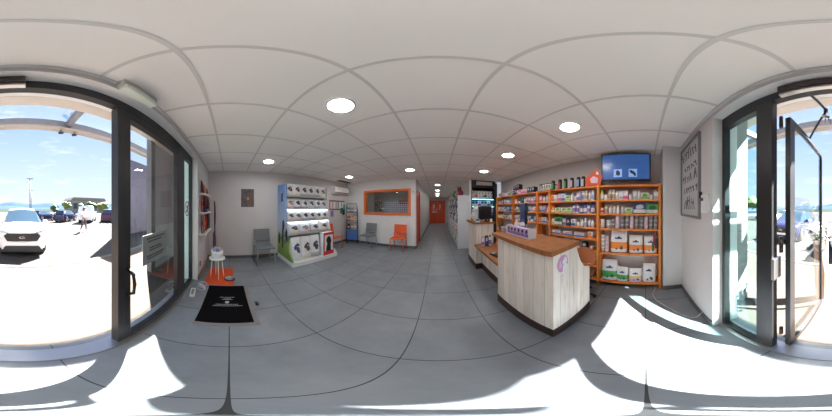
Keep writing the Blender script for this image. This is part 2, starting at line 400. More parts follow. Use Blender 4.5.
# doors in the corridor
d = sempty('door_3')
b = MB(); b.box(CX0-.07, CX0-.03, DY0+.04, DY1-.04, .005, DZ-.04); obj('door_panel', b, 'ored', d)
b = MB(); b.box(CX0-.105, CX0+.012, DY0-.0, DY0+.05, 0, DZ); b.box(CX0-.105, CX0+.012, DY1-.05, DY1, 0, DZ); b.box(CX0-.105, CX0+.012, DY0, DY1, DZ-.05, DZ); obj('door_frame', b, 'ored', d)
b = MB(); b.tube([(CX0-.03, DY0+.13, 1.02), (CX0+.02, DY0+.13, 1.02), (CX0+.02, DY0+.25, 1.02)], .01); obj('door_handle', b, 'steel', d)
d = sempty('door_4')
b = MB(); b.box(-.72, .70, CY-.06, CY, 2.08, 2.16); b.box(-.74, -.68, CY-.06, CY, 0, 2.16); b.box(.68, .74, CY-.06, CY, 0, 2.16); obj('door_frame', b, 'ored', d)
for s, x0, x1 in ((-1, -.68, 0), (1, 0, .68)):
    b = MB(); b.box(x0+.004, x1-.004, CY-.045, CY-.005, .005, 2.08); obj('door_panel', b, 'ored', d)
    xc = (x0+x1)/2 + (-.0 if s < 0 else -.1)
    b = MB(); b.box(xc-.09*(1 if s < 0 else .5), xc+.09*(1 if s < 0 else .5), CY-.055, CY-.045, 1.42, 1.8); obj('vision_panel', b, mat('pale_vision_panel', (.8, .75, .65), .4), d)  # pane is one even pale opaque colour
    b = MB(); b.tube([(s*.06, CY-.05, 1.0), (s*.06, CY-.1, 1.0), (s*.2, CY-.1, 1.0)], .012); obj('door_handle', b, 'steel', d)
t = thing('door_notice', 'white paper notice on the left leaf of the orange corridor doors', 'notice', (-.3, CY-.05, 1.1))
b = MB(); b.box(-.2, .2, -.004, 0, -.09, .07); obj('paper', b, 'white2', t)
b = MB(); b.box(-.17, .17, -.006, -.004, .0, .03); obj('printed_line', b, 'red', t)
for i, x in enumerate((-.36, -.1, .18)):
    t = tag(obj('notice_card', MB().box(x-.05, x+.05, CY-.05, CY-.046, 1.27, 1.38), 'pinkl'), f'small pale card, {ORD[i]} from left above the corridor door notice', 'card', 'cards on corridor doors')

# ------------------------------------------------------------------ entrance glazing
fy0, fy1 = GY-.03, GY+.03
def member(b, x0, x1, z0, z1, y0=fy0, y1=fy1): b.box(x0, x1, y0, y1, z0, z1, bev=.003)
HZ = 2.315
b = MB(); member(b, OX0+.004, OX1-.004, HZ, OZ-.004); member(b, -.655, -.60, 0, HZ, -.745, fy1); struct('trim_3', b, 'dark')
b = MB(); b.box(OX0, OX1, -.78, -.63, 0.0, .012); struct('trim_4', b, 'steel')
w = sempty('window_1')
b = MB(); member(b, OX0+.004, OX0+.05, 0, HZ); member(b, -1.89, -1.70, 0, HZ); member(b, OX0+.05, -1.89, .0, .06); member(b, OX0+.05, -1.89, HZ-.05, HZ); obj('window_frame', b, 'dark', w)
b = MB(); b.box(OX0+.05, -1.89, GY-.004, GY+.004, .06, HZ-.05); obj('pane', b, 'tglass', w)
w = sempty('window_2')
b = MB(); member(b, OX1-.05, OX1-.004, 0, HZ); member(b, .475, .605, 0, HZ); member(b, .605, OX1-.05, .0, .06); member(b, .605, OX1-.05, HZ-.05, HZ); obj('window_frame', b, 'dark', w)
b = MB(); b.box(.605, OX1-.05, GY-.004, GY+.004, .06, HZ-.05); obj('pane', b, 'tglass', w)
# closed leaf
d = sempty('door_1')
b = MB(); member(b, -1.70, -1.62, .015, HZ-.005); member(b, -.725, -.656, .015, HZ-.005); member(b, -1.62, -.725, .015, .10); member(b, -1.62, -.725, HZ-.09, HZ-.005); obj('door_frame', b, 'dark', d)
b = MB(); b.box(-1.62, -.725, GY-.004, GY+.004, .10, HZ-.09); obj('pane', b, 'glass', d)
b = MB(); b.tube([(-.69, GY+.03, .72), (-.69, GY+.09, .76), (-.69, GY+.10, .85), (-.69, GY+.09, .94), (-.69, GY+.03, .98)], .014); obj('door_handle', b, 'black', d)
# open leaf, hinged at x=.41
d = sempty('door_2')
lx0, lx1, ly0, ly1, lz = .390, .428, -1.62, -.755, 2.15
b = MB(); b.box(lx0, lx1, ly1-.07, ly1, .02, lz, bev=.003); b.box(lx0, lx1, ly0, ly0+.028, .02, lz, bev=.003); b.box(lx0, lx1, ly0+.028, ly1-.07, .02, .10, bev=.003); b.box(lx0, lx1, ly0+.028, ly1-.07, lz-.035, lz, bev=.003)
obj('door_frame', b, 'dark', d)
b = MB(); b.box(.404, .411, ly0+.028, ly1-.07, .10, lz-.035); obj('pane', b, 'glass', d)
b = MB(); b.tube([(.385, ly0+.05, .9), (.33, ly0+.05, .95), (.33, ly0+.05, 1.2), (.385, ly0+.05, 1.25)], .012); obj('door_handle', b, 'steel', d)
for z in (.25, 1.15, 2.05):
    b = MB(); b.lathe([(.014, 0), (.014, .11)], 10, (.45, -.74, z)); obj('hinge', b, 'dark2', d)
b = MB(); b.box(.452, .474, -.742, -.66, .96, 1.12, bev=.002); obj('lock_plate', b, 'steel', d)
t = thing('door_closer', 'dark brown overhead door closer on the entrance header', 'door closer')
b = MB(); b.box(-.02, .40, -.668, -.612, 2.33, 2.40, bev=.006); obj('closer_body', b, 'dark2', t)
b = MB(); b.box(-.02, .40, -.665, -.63, 2.30, 2.33, bev=.003); obj('mounting_rail', b, 'steel', t)
b = MB(); b.tube([(.25, -.66, 2.315), (.25, -.68, 2.32), (.20, -.94, 2.33)], .011); b.tube([(.20, -.94, 2.34), (.20, -.94, 2.30)], .016); b.tube([(.20, -.94, 2.30), (.40, -1.16, 2.155)], .011); obj('closer_arm', b, 'dark', t)
t = thing('key_bunch', 'bunch of keys hanging from the elbow of the closer arm', 'keys', (.20, -.94, 2.30))
b = MB(); b.tube([(.02*math.cos(a*PI/4), 0, -.02+.02*math.sin(a*PI/4)) for a in range(9)], .0025, 6); obj('key_ring', b, 'steel', t)
for i, a in enumerate((-.35, .05, .4)):
    b = MB(); b.lathe([(.014, -.003), (.014, .003)], 12, (math.sin(a)*.04, .01*i-.01, -.055)); b.tube([(math.sin(a)*.05, .01*i-.01, -.065), (math.sin(a)*.1, .01*i-.01, -.13)], .004); obj('key', b, 'tan' if i else 'brown', t)
# sign plate on closed leaf
t = thing('opening_hours_sign', 'square grey sign plate with dark lines on the closed glass door', 'sign', (-1.115, GY+.012, 1.06))
b = MB(); b.box(-.215, .215, -.006, .0, -.145, .145); obj('plate', b, mat('grey_sign', (.20, .23, .23), .5), t)
for z, x0, x1 in ((.10, -.16, .16), (.07, -.1, .12), (.005, -.09, .10), (-.02, -.12, .1), (-.075, -.16, .15), (-.10, -.13, .15)):
    x = x0; b = MB()
    while x < x1: w_ = random.uniform(.012, .03); b.box(x, x+w_, .0, .002, z, z+.014); x += w_+.008
    obj('printed_line', b, 'bprint', t)
t = thing('prohibition_sticker', 'round red ringed sticker with a dark figure on the narrow left pane', 'sticker', (-2.09, GY+.008, 1.44))
b = MB(); n = 28
b.grid([[(.115*math.cos(2*PI*k/n), z, .125*math.sin(2*PI*k/n)) for k in range(n)] for z in (0,)] + [[(.095*math.cos(2*PI*k/n), 0, .105*math.sin(2*PI*k/n)) for k in range(n)]], closed=True)
obj('ring', b, mat('brown_red_ring', (.30, .06, .06), .5), t)
b = MB(); b.prism([(-.03, -.06), (.02, -.06), (.015, 0), (.04, .02), (.02, .06), (-.01, .05), (-.03, .02)], 'y', 0, .002); b.prism([(-.075, .06), (-.06, .075), (.075, -.06), (.06, -.075)], 'y', .002, .003); obj('pictogram', b, 'dred', t)
# emergency light
t = thing('emergency_light', 'white emergency light fixed at the ceiling edge above the entrance', 'emergency light', (-.66, YF+.035, 2.40))
b = MB(); b.box(-.17, .17, -.034, .035, .025, .085, bev=.008); obj('housing', b, mat('light_grey_housing', (.5, .5, .48), .4), t)
b = MB(); b.box(-.155, .155, -.028, .045, -.03, .025, bev=.014); obj('diffuser', b, 'diff', t)

# ------------------------------------------------------------------ downlights
def downlight(x, y, label, m='lamp', r=.105):
    t = thing('ceiling_downlight', label, 'ceiling light', (x, y, CZ-.004), 0, 'round ceiling downlights')
    b = MB(); n = 28
    b.grid([[(rr*math.cos(2*PI*k/n), rr*math.sin(2*PI*k/n), z) for k in range(n)] for rr, z in ((r+.018, .004), (r+.018, -.006), (r, -.010), (r, .0))], closed=True); obj('trim_ring', b, 'white', t)
    b = MB(); b.lathe([(r-.001, -.003), (r-.001, -.006)], 28); obj('diffuser', b, m, t)
for x, y, l in ((-.71, .79, 'round downlight nearest the entrance, left of the reception counter'), (1.243, .80, 'round downlight above the near end of the reception counter'),
                (-2.70, .82, 'round downlight in front of the grey chair by the left wall'), (1.25, 2.12, 'round downlight above the reception, second from the near end'),
                (-2.67, 3.40, 'round downlight in front of the air conditioner'), (-.72, 3.42, 'round downlight in front of the orange framed window'),
                (1.25, 3.42, 'round downlight above the far end of the reception')):
    downlight(x, y, l)
for i, y in enumerate((5.87, 7.75, 9.4, 10.95)): downlight(0.0, y, f'corridor downlight, {ORD[i]} from the reception room', 'lampc')

t = thing('added_office_light', 'ceiling light added to brighten the back office behind the orange framed window', 'ceiling light', (-2.0, 5.75, CZ-.002))
b = MB(); b.box(-.3, .3, -.15, .15, -.03, 0, bev=.004); obj('housing', b, 'white', t); b = MB(); b.box(-.28, .28, -.13, .13, -.034, -.0305); obj('diffuser', b, 'officelamp', t)  # lamp added to lift the dark back office
# ------------------------------------------------------------------ chairs
def chair_parts(t, cm, lm):
    b = MB(); b.box(-.225, .225, -.24, .20, .415, .455, bev=.010); obj('seat', b, cm, t)
    b = MB()  # back with slotted bottom row
    def bx(x0, x1, z0, z1):
        def yy(z): return .19+(z-.43)*.14
        A = [b.bm.verts.new(p) for p in ((x0, yy(z0), z0), (x1, yy(z0), z0), (x1, yy(z1), z1), (x0, yy(z1), z1))]
        B = [b.bm.verts.new(v.co+Vector((0, .022, 0))) for v in A]
        b.bm.faces.new(A); b.bm.faces.new(list(reversed(B)))
        for i in range(4): b.bm.faces.new((A[i], B[i], B[(i+1) % 4], A[(i+1) % 4]))
    bx(-.225, .225, .565, .865); bx(-.225, .225, .48, .51)
    for i in range(8):
        x = -.225+i*.0614; bx(x, x+.02, .51, .565)
    obj('backrest', b, cm, t)
    for x in (-.215, .215):
        b = MB(); b.tube([(x, -.22, .435), (x*1.02, -.235, 0)], .018, r2=.012); obj('leg', b, lm, t)
        b = MB(); b.tube([(x, .20, .58), (x, .19, .43), (x*1.02, .25, 0)], .018, r2=.012); obj('leg', b, lm, t)
def chair(x, y, rz, label, cm, lm):
    t = thing('chair', label, 'chair', (x, y, 0), rz); chair_parts(t, cm, lm); return t
# local -Y is the front; rz=+90 faces +x
chair(-3.30, .88, PI/2, 'grey plastic chair with pale legs alone against the left wall', 'grey', 'greyl')
chair(-3.30, 3.28, PI/2, 'orange plastic chair half hidden behind the pet food display', 'orangep', 'orangep')
chair(-2.45, 4.25, 0, 'grey plastic chair under the left end of the orange framed window', 'grey', 'greyl')
chair(-1.29, 4.25, 0, 'orange plastic chair against the partition by the corridor corner', 'orangep', 'orangep')
t = thing('staff_chair', 'orange brown rounded staff chair behind the reception counter', 'chair', (1.68, .92, -.045*0), -PI/2)
b = MB(); b.box(-.2, .2, -.2, .2, .44, .48, bev=.015); obj('seat', b, 'wood', t)
b = MB(); b.prism([(-.17+.17*0, .52)] + [(.19*math.cos(a), .65+.17*math.sin(a)) for a in [PI+.6-i*(PI+1.2)/12 for i in range(13)]], 'y', .18, .20); obj('backrest', b, 'cbrown', t)
b = MB(); b.lathe([(.025, .06), (.025, .44)], 12); obj('column', b, 'steel', t)
for k in range(5):
    a = k*2*PI/5; b = MB(); b.tube([(0, 0, .08), (.24*math.cos(a), .24*math.sin(a), .05)], .015); b.ball((.24*math.cos(a), .24*math.sin(a), .028), .028); obj('leg', b, 'black', t)

# ------------------------------------------------------------------ reception counter
PX0, PX1, PY0, PY1, PT = .76, 1.41, .635, 1.52, 1.13
t = thing('reception_counter', 'tall near reception counter of pale washed planks with a brown wooden top', 'counter')
b = MB(); b.box(PX0, PX0+.03, PY0+.03, PY1, .146, PT-.04); obj('front_panel', b, 'plank', t)
prof = [(PX0, .146), (PX1, .146), (PX1, .725), (1.385, .735), (1.33, .75), (1.26, .80), (1.20, .87), (1.16, .94), (1.125, 1.02), (1.11, PT-.04), (PX0, PT-.04)]
b = MB(); b.prism(prof, 'y', PY0, PY0+.03); obj('side_panel', b, 'plank', t)
b = MB(); b.box(PX0, 1.14, PY1, PY1+.03, .085, PT-.04); obj('side_panel', b, 'plank', t)
b = MB(); b.box(1.10, 1.12, PY0+.03, PY1, .146, PT-.04); obj('back_panel', b, 'plank', t)
b = MB(); b.prism([(.70, PY0-.035), (.685, PY0+.02), (.685, PY1+.05), (1.11, PY1+.05), (1.11, PY0-.035)], 'z', PT-.04, PT); obj('countertop', b, 'wood', t)
b = MB(); b.box(PX0-.004, PX0+.03, PY0-.004, PY1+.03, 0, .145); b.box(PX0+.03, PX1+.004, PY0-.004, PY0+.03, 0, .145); obj('kickboard', b, 'kick', t)
b = MB(); b.box(1.12, 1.42, PY0+.03, PY1, .70, .73); obj('desk_surface', b, 'wood', t)
t = thing('logo_sticker', 'round pink sticker with a pale animal on the plank end panel', 'sticker', (.88, PY0, .965))
b = MB(); n = 32; b.prism([(.062*math.cos(2*PI*k/n), .075*math.sin(2*PI*k/n)) for k in range(n)], 'y', -.002, 0); obj('disc', b, mat('mauve_disc', (.62, .32, .52), .5), t)
b = MB(); b.prism([(.0, -.07), (.055, -.06), (.06, -.03), (.04, -.01), (.05, .02), (.035, .05), (.02, .055), (.015, .035), (.0, .03), (-.005, .01), (.01, -.01), (.0, -.03)], 'y', -.004, -.002); obj('dog_figure', b, 'white', t)
b = MB(); b.prism([(-.04, -.03), (-.015, -.025), (-.01, .0), (-.025, .01), (-.02, .03), (-.035, .03), (-.04, .0)], 'y', -.004, -.002); obj('cat_figure', b, 'lilac', t)
b = MB(); b.box(-.045, .05, -.004, -.002, -.085, -.070); obj('name_strip', b, 'white2', t); t.scale = (1.2, 1, 1.1)
# lower counter
t = thing('low_counter', 'low middle reception counter with brown top, between the two tall blocks', 'counter')
b = MB(); b.box(.98, 1.01, PY1+.035, 2.795, .146, .59); obj('front_panel', b, 'plank', t)
b = MB(); b.box(.80, 1.25, PY1+.06, 2.795, .59, .63); obj('countertop', b, 'wood', t)
b = MB(); b.box(.976, 1.01, PY1+.035, 2.795, 0, .145); obj('kickboard', b, 'kick', t)
b = MB(); b.box(1.22, 1.25, PY1+.06, 2.795, 0.0, .59); obj('back_panel', b, 'plank', t)
# rear counter
t = thing('checkout_counter', 'tall far reception counter of washed planks carrying the black monitor', 'counter')
b = MB(); b.box(.84, .87, 2.83, 3.5, .146, 1.09); obj('front_panel', b, 'plank', t)
b = MB(); b.box(.84, 1.26, 2.80, 2.83, .146, 1.09); obj('side_panel', b, 'plank', t)
b = MB(); b.box(1.24, 1.26, 2.83, 3.5, 0, 1.09); obj('back_panel', b, 'plank', t)
b = MB(); b.box(.79, 1.28, 2.76, 3.55, 1.09, 1.13); obj('countertop', b, 'wood', t)
b = MB(); b.box(.836, .87, 2.796, 3.5, 0, .145); b.box(.87, 1.24, 2.796, 2.83, 0, .145); obj('kickboard', b, 'kick', t)
# staff desk along the inside
t = thing('staff_desk', 'brown staff desk behind the low counter carrying the side-on monitor', 'desk')
b = MB(); b.box(1.29, 1.72, 1.56, 2.7, .70, .73); obj('desktop', b, 'wood', t)
for y in (1.6, 2.65):
    b = MB(); b.box(1.32, 1.68, y-.015, y+.015, 0, .70); obj('leg', b, 'wood', t)
def monitor(x, y, z, rz, label, w=.5, hh=.32, rise=.1):
    t = thing('computer_monitor', label, 'monitor', (x, y, z), rz)
    b = MB(); b.box(-w/2, w/2, -.02, .02, rise, rise+hh, bev=.006); obj('casing', b, 'black', t)
    b = MB(); b.box(-w/2+.015, w/2-.015, .0201, .022, rise+.015, rise+hh-.015); obj('screen', b, 'dblue', t)
    b = MB(); b.box(-.02, .02, -.045, -.0201, .01, rise+hh*.6); obj('stand', b, 'black', t)
    b = MB(); b.box(-.11, .11, -.09, .06, 0, .012, bev=.003); obj('base', b, 'black', t)
monitor(1.10, 2.93, 1.13, R(10), 'black computer monitor on the rear tall counter', .34, .30, .05)
monitor(1.50, 1.98, .73, R(64), 'black monitor seen side-on over the staff desk behind the low counter', .52, .36, .44)
# ------------------------------------------------------------------ product prototypes (kept local, front towards -Y, unit: real size)
def rrect(w, d, z, n=16, p=3.5):
    r = []
    for k in range(n):
        a = 2*PI*k/n; c, s = math.cos(a), math.sin(a)
        r.append((math.copysign(abs(c)**(2/p), c)*w/2, math.copysign(abs(s)**(2/p), s)*d/2, z))
    return r
PROTO = {}
def proto(key, build):
    if key not in PROTO:
        root = build(); PROTO[key] = [root, False, root['category']]
    return PROTO[key]
def place(key, build, loc, rz, label, group, scale=None):
    p = proto(key, build); root = p[0]
    if not p[1]:
        p[1] = True; PARTS[root.name] = list(root.children)
        root.location = loc; root.rotation_euler.z = rz; root['label'] = label; root['group'] = group
        if scale: root.scale = scale
        return root
    return dup(root, loc, rz, label, group, scale or (1, 1, 1))
# every prototype has size 1x1x1 in (w,d,h), scaled at placing time
def P_bag(bands, pic, name='food_bag', cat='bag', small=False):
    def f():
        b = MB(); zs = [0, .04, .2, .35, .5, .65, .8, .9, .96, 1.0]
        dw = [.9, .98, 1, 1, 1, .99, .97, .97, .98, .98]; dd = [.7, .95, 1, 1, .95, .85, .62, .35, .1, .06]
        rows = [rrect(dw[i], dd[i], z) for i, z in enumerate(zs)]
        V = b.grid(rows, closed=True)
        b.bm.faces.new(list(reversed(V[0]))); b.bm.faces.new(V[-1])
        for fc in b.bm.faces:
            z = fc.calc_center_median().z
            fc.material_index = next(i for i, (m, top) in enumerate(bands) if z <= top+1e-6 or i == len(bands)-1); fc.smooth = True
        o = obj(name, b, [m for m, _ in bands]); tag(o, 'x', cat)
        if pic:
            b = MB()
            if small: b.ball((.16, -.42, .26), 1, (.18, .09, .13), sub=2, jit=.15); b.ball((-.1, -.42, .2), 1, (.13, .09, .07), sub=2, jit=.15)
            else: b.ball((.06, -.42, .44), 1, (.24, .10, .19), sub=2, jit=.22); b.ball((-.16, -.42, .56), 1, (.16, .09, .10), sub=2, jit=.2)
            obj('picture', b, pic, o)
            b = MB(); b.box(-.20, .20, -.46, -.30, .64, .70); b.box(-.04, .08, -.46, -.30, .70, .75); obj('brand_name', b, 'dblue', o)
        return o
    return f
def P_box(m1, m2, pic, name='product_box', cat='box'):
    def f():
        b = MB(); b.box(-.5, .5, -.5, .5, 0, 1); o = obj(name, b, m1); tag(o, 'x', cat)
        b = MB(); b.box(-.5, .5, -.52, -.5, .08, .42); obj('colour_band', b, m2, o)
        if pic: b = MB(); b.prism([(-.3, .5), (.0, .46), (.32, .55), (.3, .8), (.05, .9), (-.25, .78)], 'y', -.53, -.5); obj('picture', b, pic, o)
        return o
    return f
def P_bottle(m1, lab, capm, name='bottle', cat='bottle', neck=.5):
    def f():
        b = MB(); b.lathe([(.42, 0), (.5, .03), (.5, .62), (.46, .70), (.24*neck*2, .80), (.22*neck*2, .84)], 14); o = obj(name, b, m1); tag(o, 'x', cat)
        b = MB(); b.lathe([(.27*neck*2, .83), (.27*neck*2, .99), (.2*neck*2, 1.0)], 14); obj('cap', b, capm, o)
        b = MB(); b.lathe([(.515, .15), (.515, .55)], 14, caps=False); obj('paper_label', b, lab, o)
        return o
    return f
def P_can(m1, lab, lid, name='can', cat='can'):
    def f():
        b = MB(); b.lathe([(.46, 0), (.5, .04), (.5, .94), (.46, .98), (.46, 1.0)], 14); o = obj(name, b, m1); tag(o, 'x', cat)
        b = MB(); b.lathe([(.508, .12), (.508, .78)], 14, caps=False); obj('paper_label', b, lab, o)
        return o
    return f
def P_canister(lab):
    def f():
        b = MB(); b.lathe([(.5, 0), (.5, .82)], 16); o = obj('canister', b, 'bprint'); tag(o, 'x', 'canister')
        b = MB(); b.lathe([(.5, .82), (.52, .84), (.45, .95), (.3, 1.0)], 16); obj('cap', b, 'black', o)
        b = MB(); b.box(-.28, .28, -.53, -.3, .1, .72); obj('paper_label', b, lab, o)
        return o
    return f
KINDS = {
 # code: (builder, w, d, h, description, name)
 'wb': (P_bottle('white', 'white2', 'white'), .055, .055, .13, 'white bottle'),
 'wB': (P_bottle('white', 'sky', 'white'), .065, .065, .16, 'pale blue and white bottle'),
 'pB': (P_bottle('white', 'purple', 'blue'), .06, .06, .17, 'purple and white bottle'),
 'bB': (P_bottle('blue', 'white2', 'dblue'), .07, .07, .17, 'blue bottle'),
 'gB': (P_bottle('lime', 'white2', 'green'), .06, .06, .15, 'lime green bottle'),
 'cb': (P_bottle('cream', 'tan', 'white'), .06, .06, .15, 'cream bottle'),
 'kB': (P_bottle('bprint', 'greyc', 'black'), .06, .06, .15, 'black bottle'),
 'rB': (P_bottle('white', 'red', 'red'), .055, .055, .12, 'white bottle with red cap'),
 'wj': (P_can('white', 'white2', 'white', 'jar', 'jar'), .07, .07, .075, 'low white jar'),
 'cn': (P_can('greyc', 'canlab', 'greyc'), .066, .066, .072, 'grey can, dark label'),
 'cp': (P_can('greyc', 'pinkl', 'greyc'), .066, .066, .072, 'grey can, pink label'),
 'cw': (P_can('white', 'greyc', 'white'), .07, .07, .072, 'white tub'),
 'xw': (P_box('white2', 'greyc', None), .07, .08, .12, 'white carton'),
 'xb': (P_box('white2', 'blue', 'sky'), .09, .09, .13, 'white and blue carton'),
 'xk': (P_box('dblue', 'white2', 'greyc'), .20, .14, .16, 'dark blue and white carton'),
 'xg': (P_box('green', 'white2', 'dgreen'), .18, .14, .16, 'green and white carton'),
 'xG': (P_box('cream', 'lime', 'green'), .13, .12, .10, 'cream carton with lime band'),
 'xo': (P_box('white2', 'oprint', 'oprint'), .09, .09, .12, 'white and orange carton'),
 'xp': (P_box('pinkl', 'pink', 'white2'), .08, .09, .13, 'pink carton'),
 'xP': (P_box('lilac', 'purple', 'white2'), .08, .09, .14, 'lilac carton'),
 'xr': (P_box('red', 'white2', 'yellow'), .09, .09, .13, 'red carton'),
 'xt': (P_box('teal', 'white2', 'dblue'), .09, .09, .14, 'teal carton'),
 'xy': (P_box('white2', 'yellow', 'green'), .08, .09, .13, 'white and yellow carton'),
 'xd': (P_box('bprint', 'dblue', 'greyc'), .09, .09, .13, 'black carton'),
 'xs': (P_box('white2', 'blue', 'lilac'), .20, .12, .09, 'flat white and blue carton'),
 'bo': (P_bag([('white2', .22), ('oprint', .56), ('white', 1)], 'brown', small=True), .26, .14, .38, 'white bag with orange band'),
 'bg': (P_bag([('white2', .20), ('green', .52), ('white', 1)], 'dgreen', small=True), .28, .16, .42, 'white bag with green band'),
 'bw': (P_bag([('white2', .5), ('white', 1)], 'ash', small=True), .27, .16, .40, 'white bag with dark picture'),
 'by': (P_bag([('lilac', .28), ('yellow', .48), ('white', 1)], 'dred', small=True), .20, .13, .24, 'white bag with yellow band'),
}
FACE_L = -PI/2     # on the right wall, facing -x
def row(codes, yl, z, where, group, xf=2.07, rz=FACE_L, dirn=-1, yr=None, stack=None, cnt0=0, hs=1.0):
    """a row of goods from its left end; yl start, moving along dirn*y"""
    ws = [KINDS[c][1] for c in codes]
    gap = .008 if yr is None else max(.003, (abs(yr-yl)-sum(ws))/len(ws))
    y = yl; n = cnt0
    for c in codes:
        bl, w, dd, h, desc = KINDS[c][:5]
        y += dirn*(gap/2+w/2)
        sgn = 1 if rz < 0 else -1
        jx = random.uniform(0, .02); h *= hs*random.uniform(.95, 1.05)
        lab = f'{desc}, {ORD[n]} from left, {where}'
        m = stack.get(n, 1) if stack else 1
        for s in range(m):
            lb = lab
            if m > 1: lb = f'{desc}, {"bottom" if s == 0 else "top" if s == m-1 else "middle"} of stack {ORD[n]} from left, {where}' if m < 4 else f'{desc}, {ORD[s]} up in {ORD[n]} stack from left, {where}'
            place(c, bl, (xf+sgn*(.03+dd/2+jx), y, z+s*h), rz, lb, group, (w, dd, h))
        y += dirn*(gap/2+w/2); n += 1
# ------------------------------------------------------------------ orange shelving on the right wall
SX0, SX1 = 2.07, 2.42
ZS = [.11, .68, 1.10, 1.345, 1.57, 1.815]
def bay(y0, y1, label, zs, rightup=False, left_up=True):
    t = thing('shelving_unit', label, 'shelving', (SX0, y0, 0), 0, 'orange wooden shelving bays')
    w = y1-y0
    for y in ((-.0,) if rightup else ()) + ((w-.042,) if left_up else ()):
        b = MB(); b.box(-.008, .29, y, y+.042, 0, 1.84, bev=.003); obj('upright', b, 'owood', t)
    for z in zs:
        b = MB(); b.box(0, .28, .0425 if rightup else 0.0, w-.0425, z-.012, z+.010); obj('shelf', b, 'owood', t)
    b = MB(); b.box(.281, .289, .0425 if rightup else 0.0, w-.0425, .1, 1.82); obj('back_panel', b, 'white2', t)  # pale panel added in front of the grey wall to brighten the bay
    return t
bay(-.25, .80, 'orange wooden shelving bay directly under the television', ZS, True)
bay(.80, 1.86, 'orange wooden shelving bay with black canisters on top', [.11, .40, .68, .90, 1.10, 1.345, 1.57, 1.815])
bay(1.86, 2.24, 'narrow orange shelving bay between the canister bay and its far neighbour', ZS)
bay(2.24, 3.27, 'orange shelving bay with pink and black boxes on top', ZS)
bay(3.27, 4.35, 'farthest orange shelving bay, next to the dark display cabinet', ZS)
G1 = 'goods under the television'; G2 = 'goods in the canister bay'; G3 = 'goods in the narrow bay'; G4 = 'goods in the pink box bay'; G5 = 'goods in the farthest bay'
a, c_ = .755, -.205
row(['gB', 'wj', 'cb', 'cb', 'wb', 'xw', 'xp', 'wj', 'xw', 'wb', 'xG', 'wj', 'xw'], a, 1.581, 'top shelf under the television', G1, yr=c_, hs=1.15)
row(['rB', 'cb', 'wb', 'wb', 'wb', 'wb', 'xG', 'xk', 'xg'], a, 1.356, 'second shelf under the television', G1, yr=c_)
row(['wj'], a, 1.111, 'third shelf under the television', G1, stack={0: 2})
row(['cw', 'cn', 'cp', 'cn', 'cn', 'cp', 'cn', 'cn', 'cp', 'cn', 'cn'], a-.10, 1.111, 'third shelf under television', G1, yr=c_, cnt0=1, stack={1: 2, 2: 2, **{i: 3 for i in range(3, 12)}})
row(['cw', 'cp'], a, .691, 'fourth shelf under television', G1, stack={0: 4, 1: 4})
def custom(items, z, where, cnt0):
    for i, (c, y, w, dd, h, r) in enumerate(items):
        place(c, KINDS[c][0], (2.10+dd/2, y, z), FACE_L+r, f'{KINDS[c][4]}, {ORD[i+cnt0]} from left, {where}', G1, (w, dd, h))
custom([('bo', .44, .28, .14, .385, .05), ('bo', .155, .225, .13, .31, -.04), ('bo', -.08, .21, .13, .30, .03)], .691, 'fourth shelf under the television', 2)
custom([('bg', .60, .27, .15, .41, .12), ('bg', .375, .19, .13, .29, -.08), ('by', .165, .21, .13, .27, .05), ('bw', -.06, .22, .15, .37, -.12)], .121, 'bottom shelf under the television', 0)
for i, (y, m) in enumerate(((-.14, 'dred'), (-.17, 'bprint'), (-.12, 'dgreen'))):
    t = tag(obj('hanging_tag', MB().box(2.10, 2.12, y-.02, y+.02, .84-i*.05, 1.04-i*.08, bev=.004), m), ['dark red', 'black', 'dark green'][i] + ' card hanging at the right end of the fourth shelf under the television', 'card', 'cards hung under the cans')
a, c_ = 1.82, .86
row(['xo', 'xw', 'xp', 'xb', 'xG', 'wb', 'wj', 'xP', 'wB', 'cb', 'wb', 'wB'], a, 1.581, 'top shelf of the canister bay', G2, yr=c_, hs=1.15)
row(['xr', 'xG', 'xG', 'xG', 'pB', 'pB', 'bB', 'bB', 'pB', 'bB'], a, 1.356, 'second shelf of the canister bay', G2, yr=c_)
row(['xw', 'xg', 'xP', 'xd', 'xb', 'wj', 'wb', 'wB', 'wb', 'wb'], a, 1.111, 'third shelf of the canister bay', G2, yr=c_)
row(['xs', 'xs', 'xs', 'xo'], a, .911, 'fourth shelf of the canister bay', G2, yr=c_)
row(['xw', 'kB', 'wb', 'xw', 'wB', 'wb', 'xd', 'cw'], a, .691, 'fifth shelf of the canister bay', G2, yr=c_)
row(['xs', 'xP', 'xw', 'xb', 'xw', 'xb'], a, .411, 'sixth shelf of the canister bay', G2, yr=c_)
row(['xk', 'xw', 'xg', 'xs'], a, .121, 'bottom shelf of the canister bay', G2, yr=c_)
for gi, (a, c_, G, wh) in enumerate(((2.20, 1.88, G3, 'of the narrow bay'), (3.23, 2.26, G4, 'of the pink box bay'), (4.31, 3.30, G5, 'of the farthest bay'))):
    pools = [['xp', 'wb', 'xw', 'xo', 'gB', 'xG', 'xy', 'wB', 'xp', 'xG'], ['xb', 'xP', 'wb', 'xr', 'xt', 'xd', 'xw', 'cb', 'xP', 'xp'], ['xo', 'xb', 'kB', 'xP', 'xG', 'xr', 'wb', 'xd', 'xb', 'xw'], ['xP', 'xd', 'xb', 'wB', 'xy', 'xP', 'cb', 'xb', 'pB', 'xt']]
    for si, z in enumerate((1.581, 1.356, 1.111, .691)):
        nn = 3 if gi == 0 else 9
        p = pools[(si+gi) % 4]; p = p[gi*2 % 5:] + p[:gi*2 % 5]
        row(p[:nn], a, z, ['top shelf ', 'second shelf ', 'third shelf ', 'fourth shelf '][si] + wh, G, yr=c_)
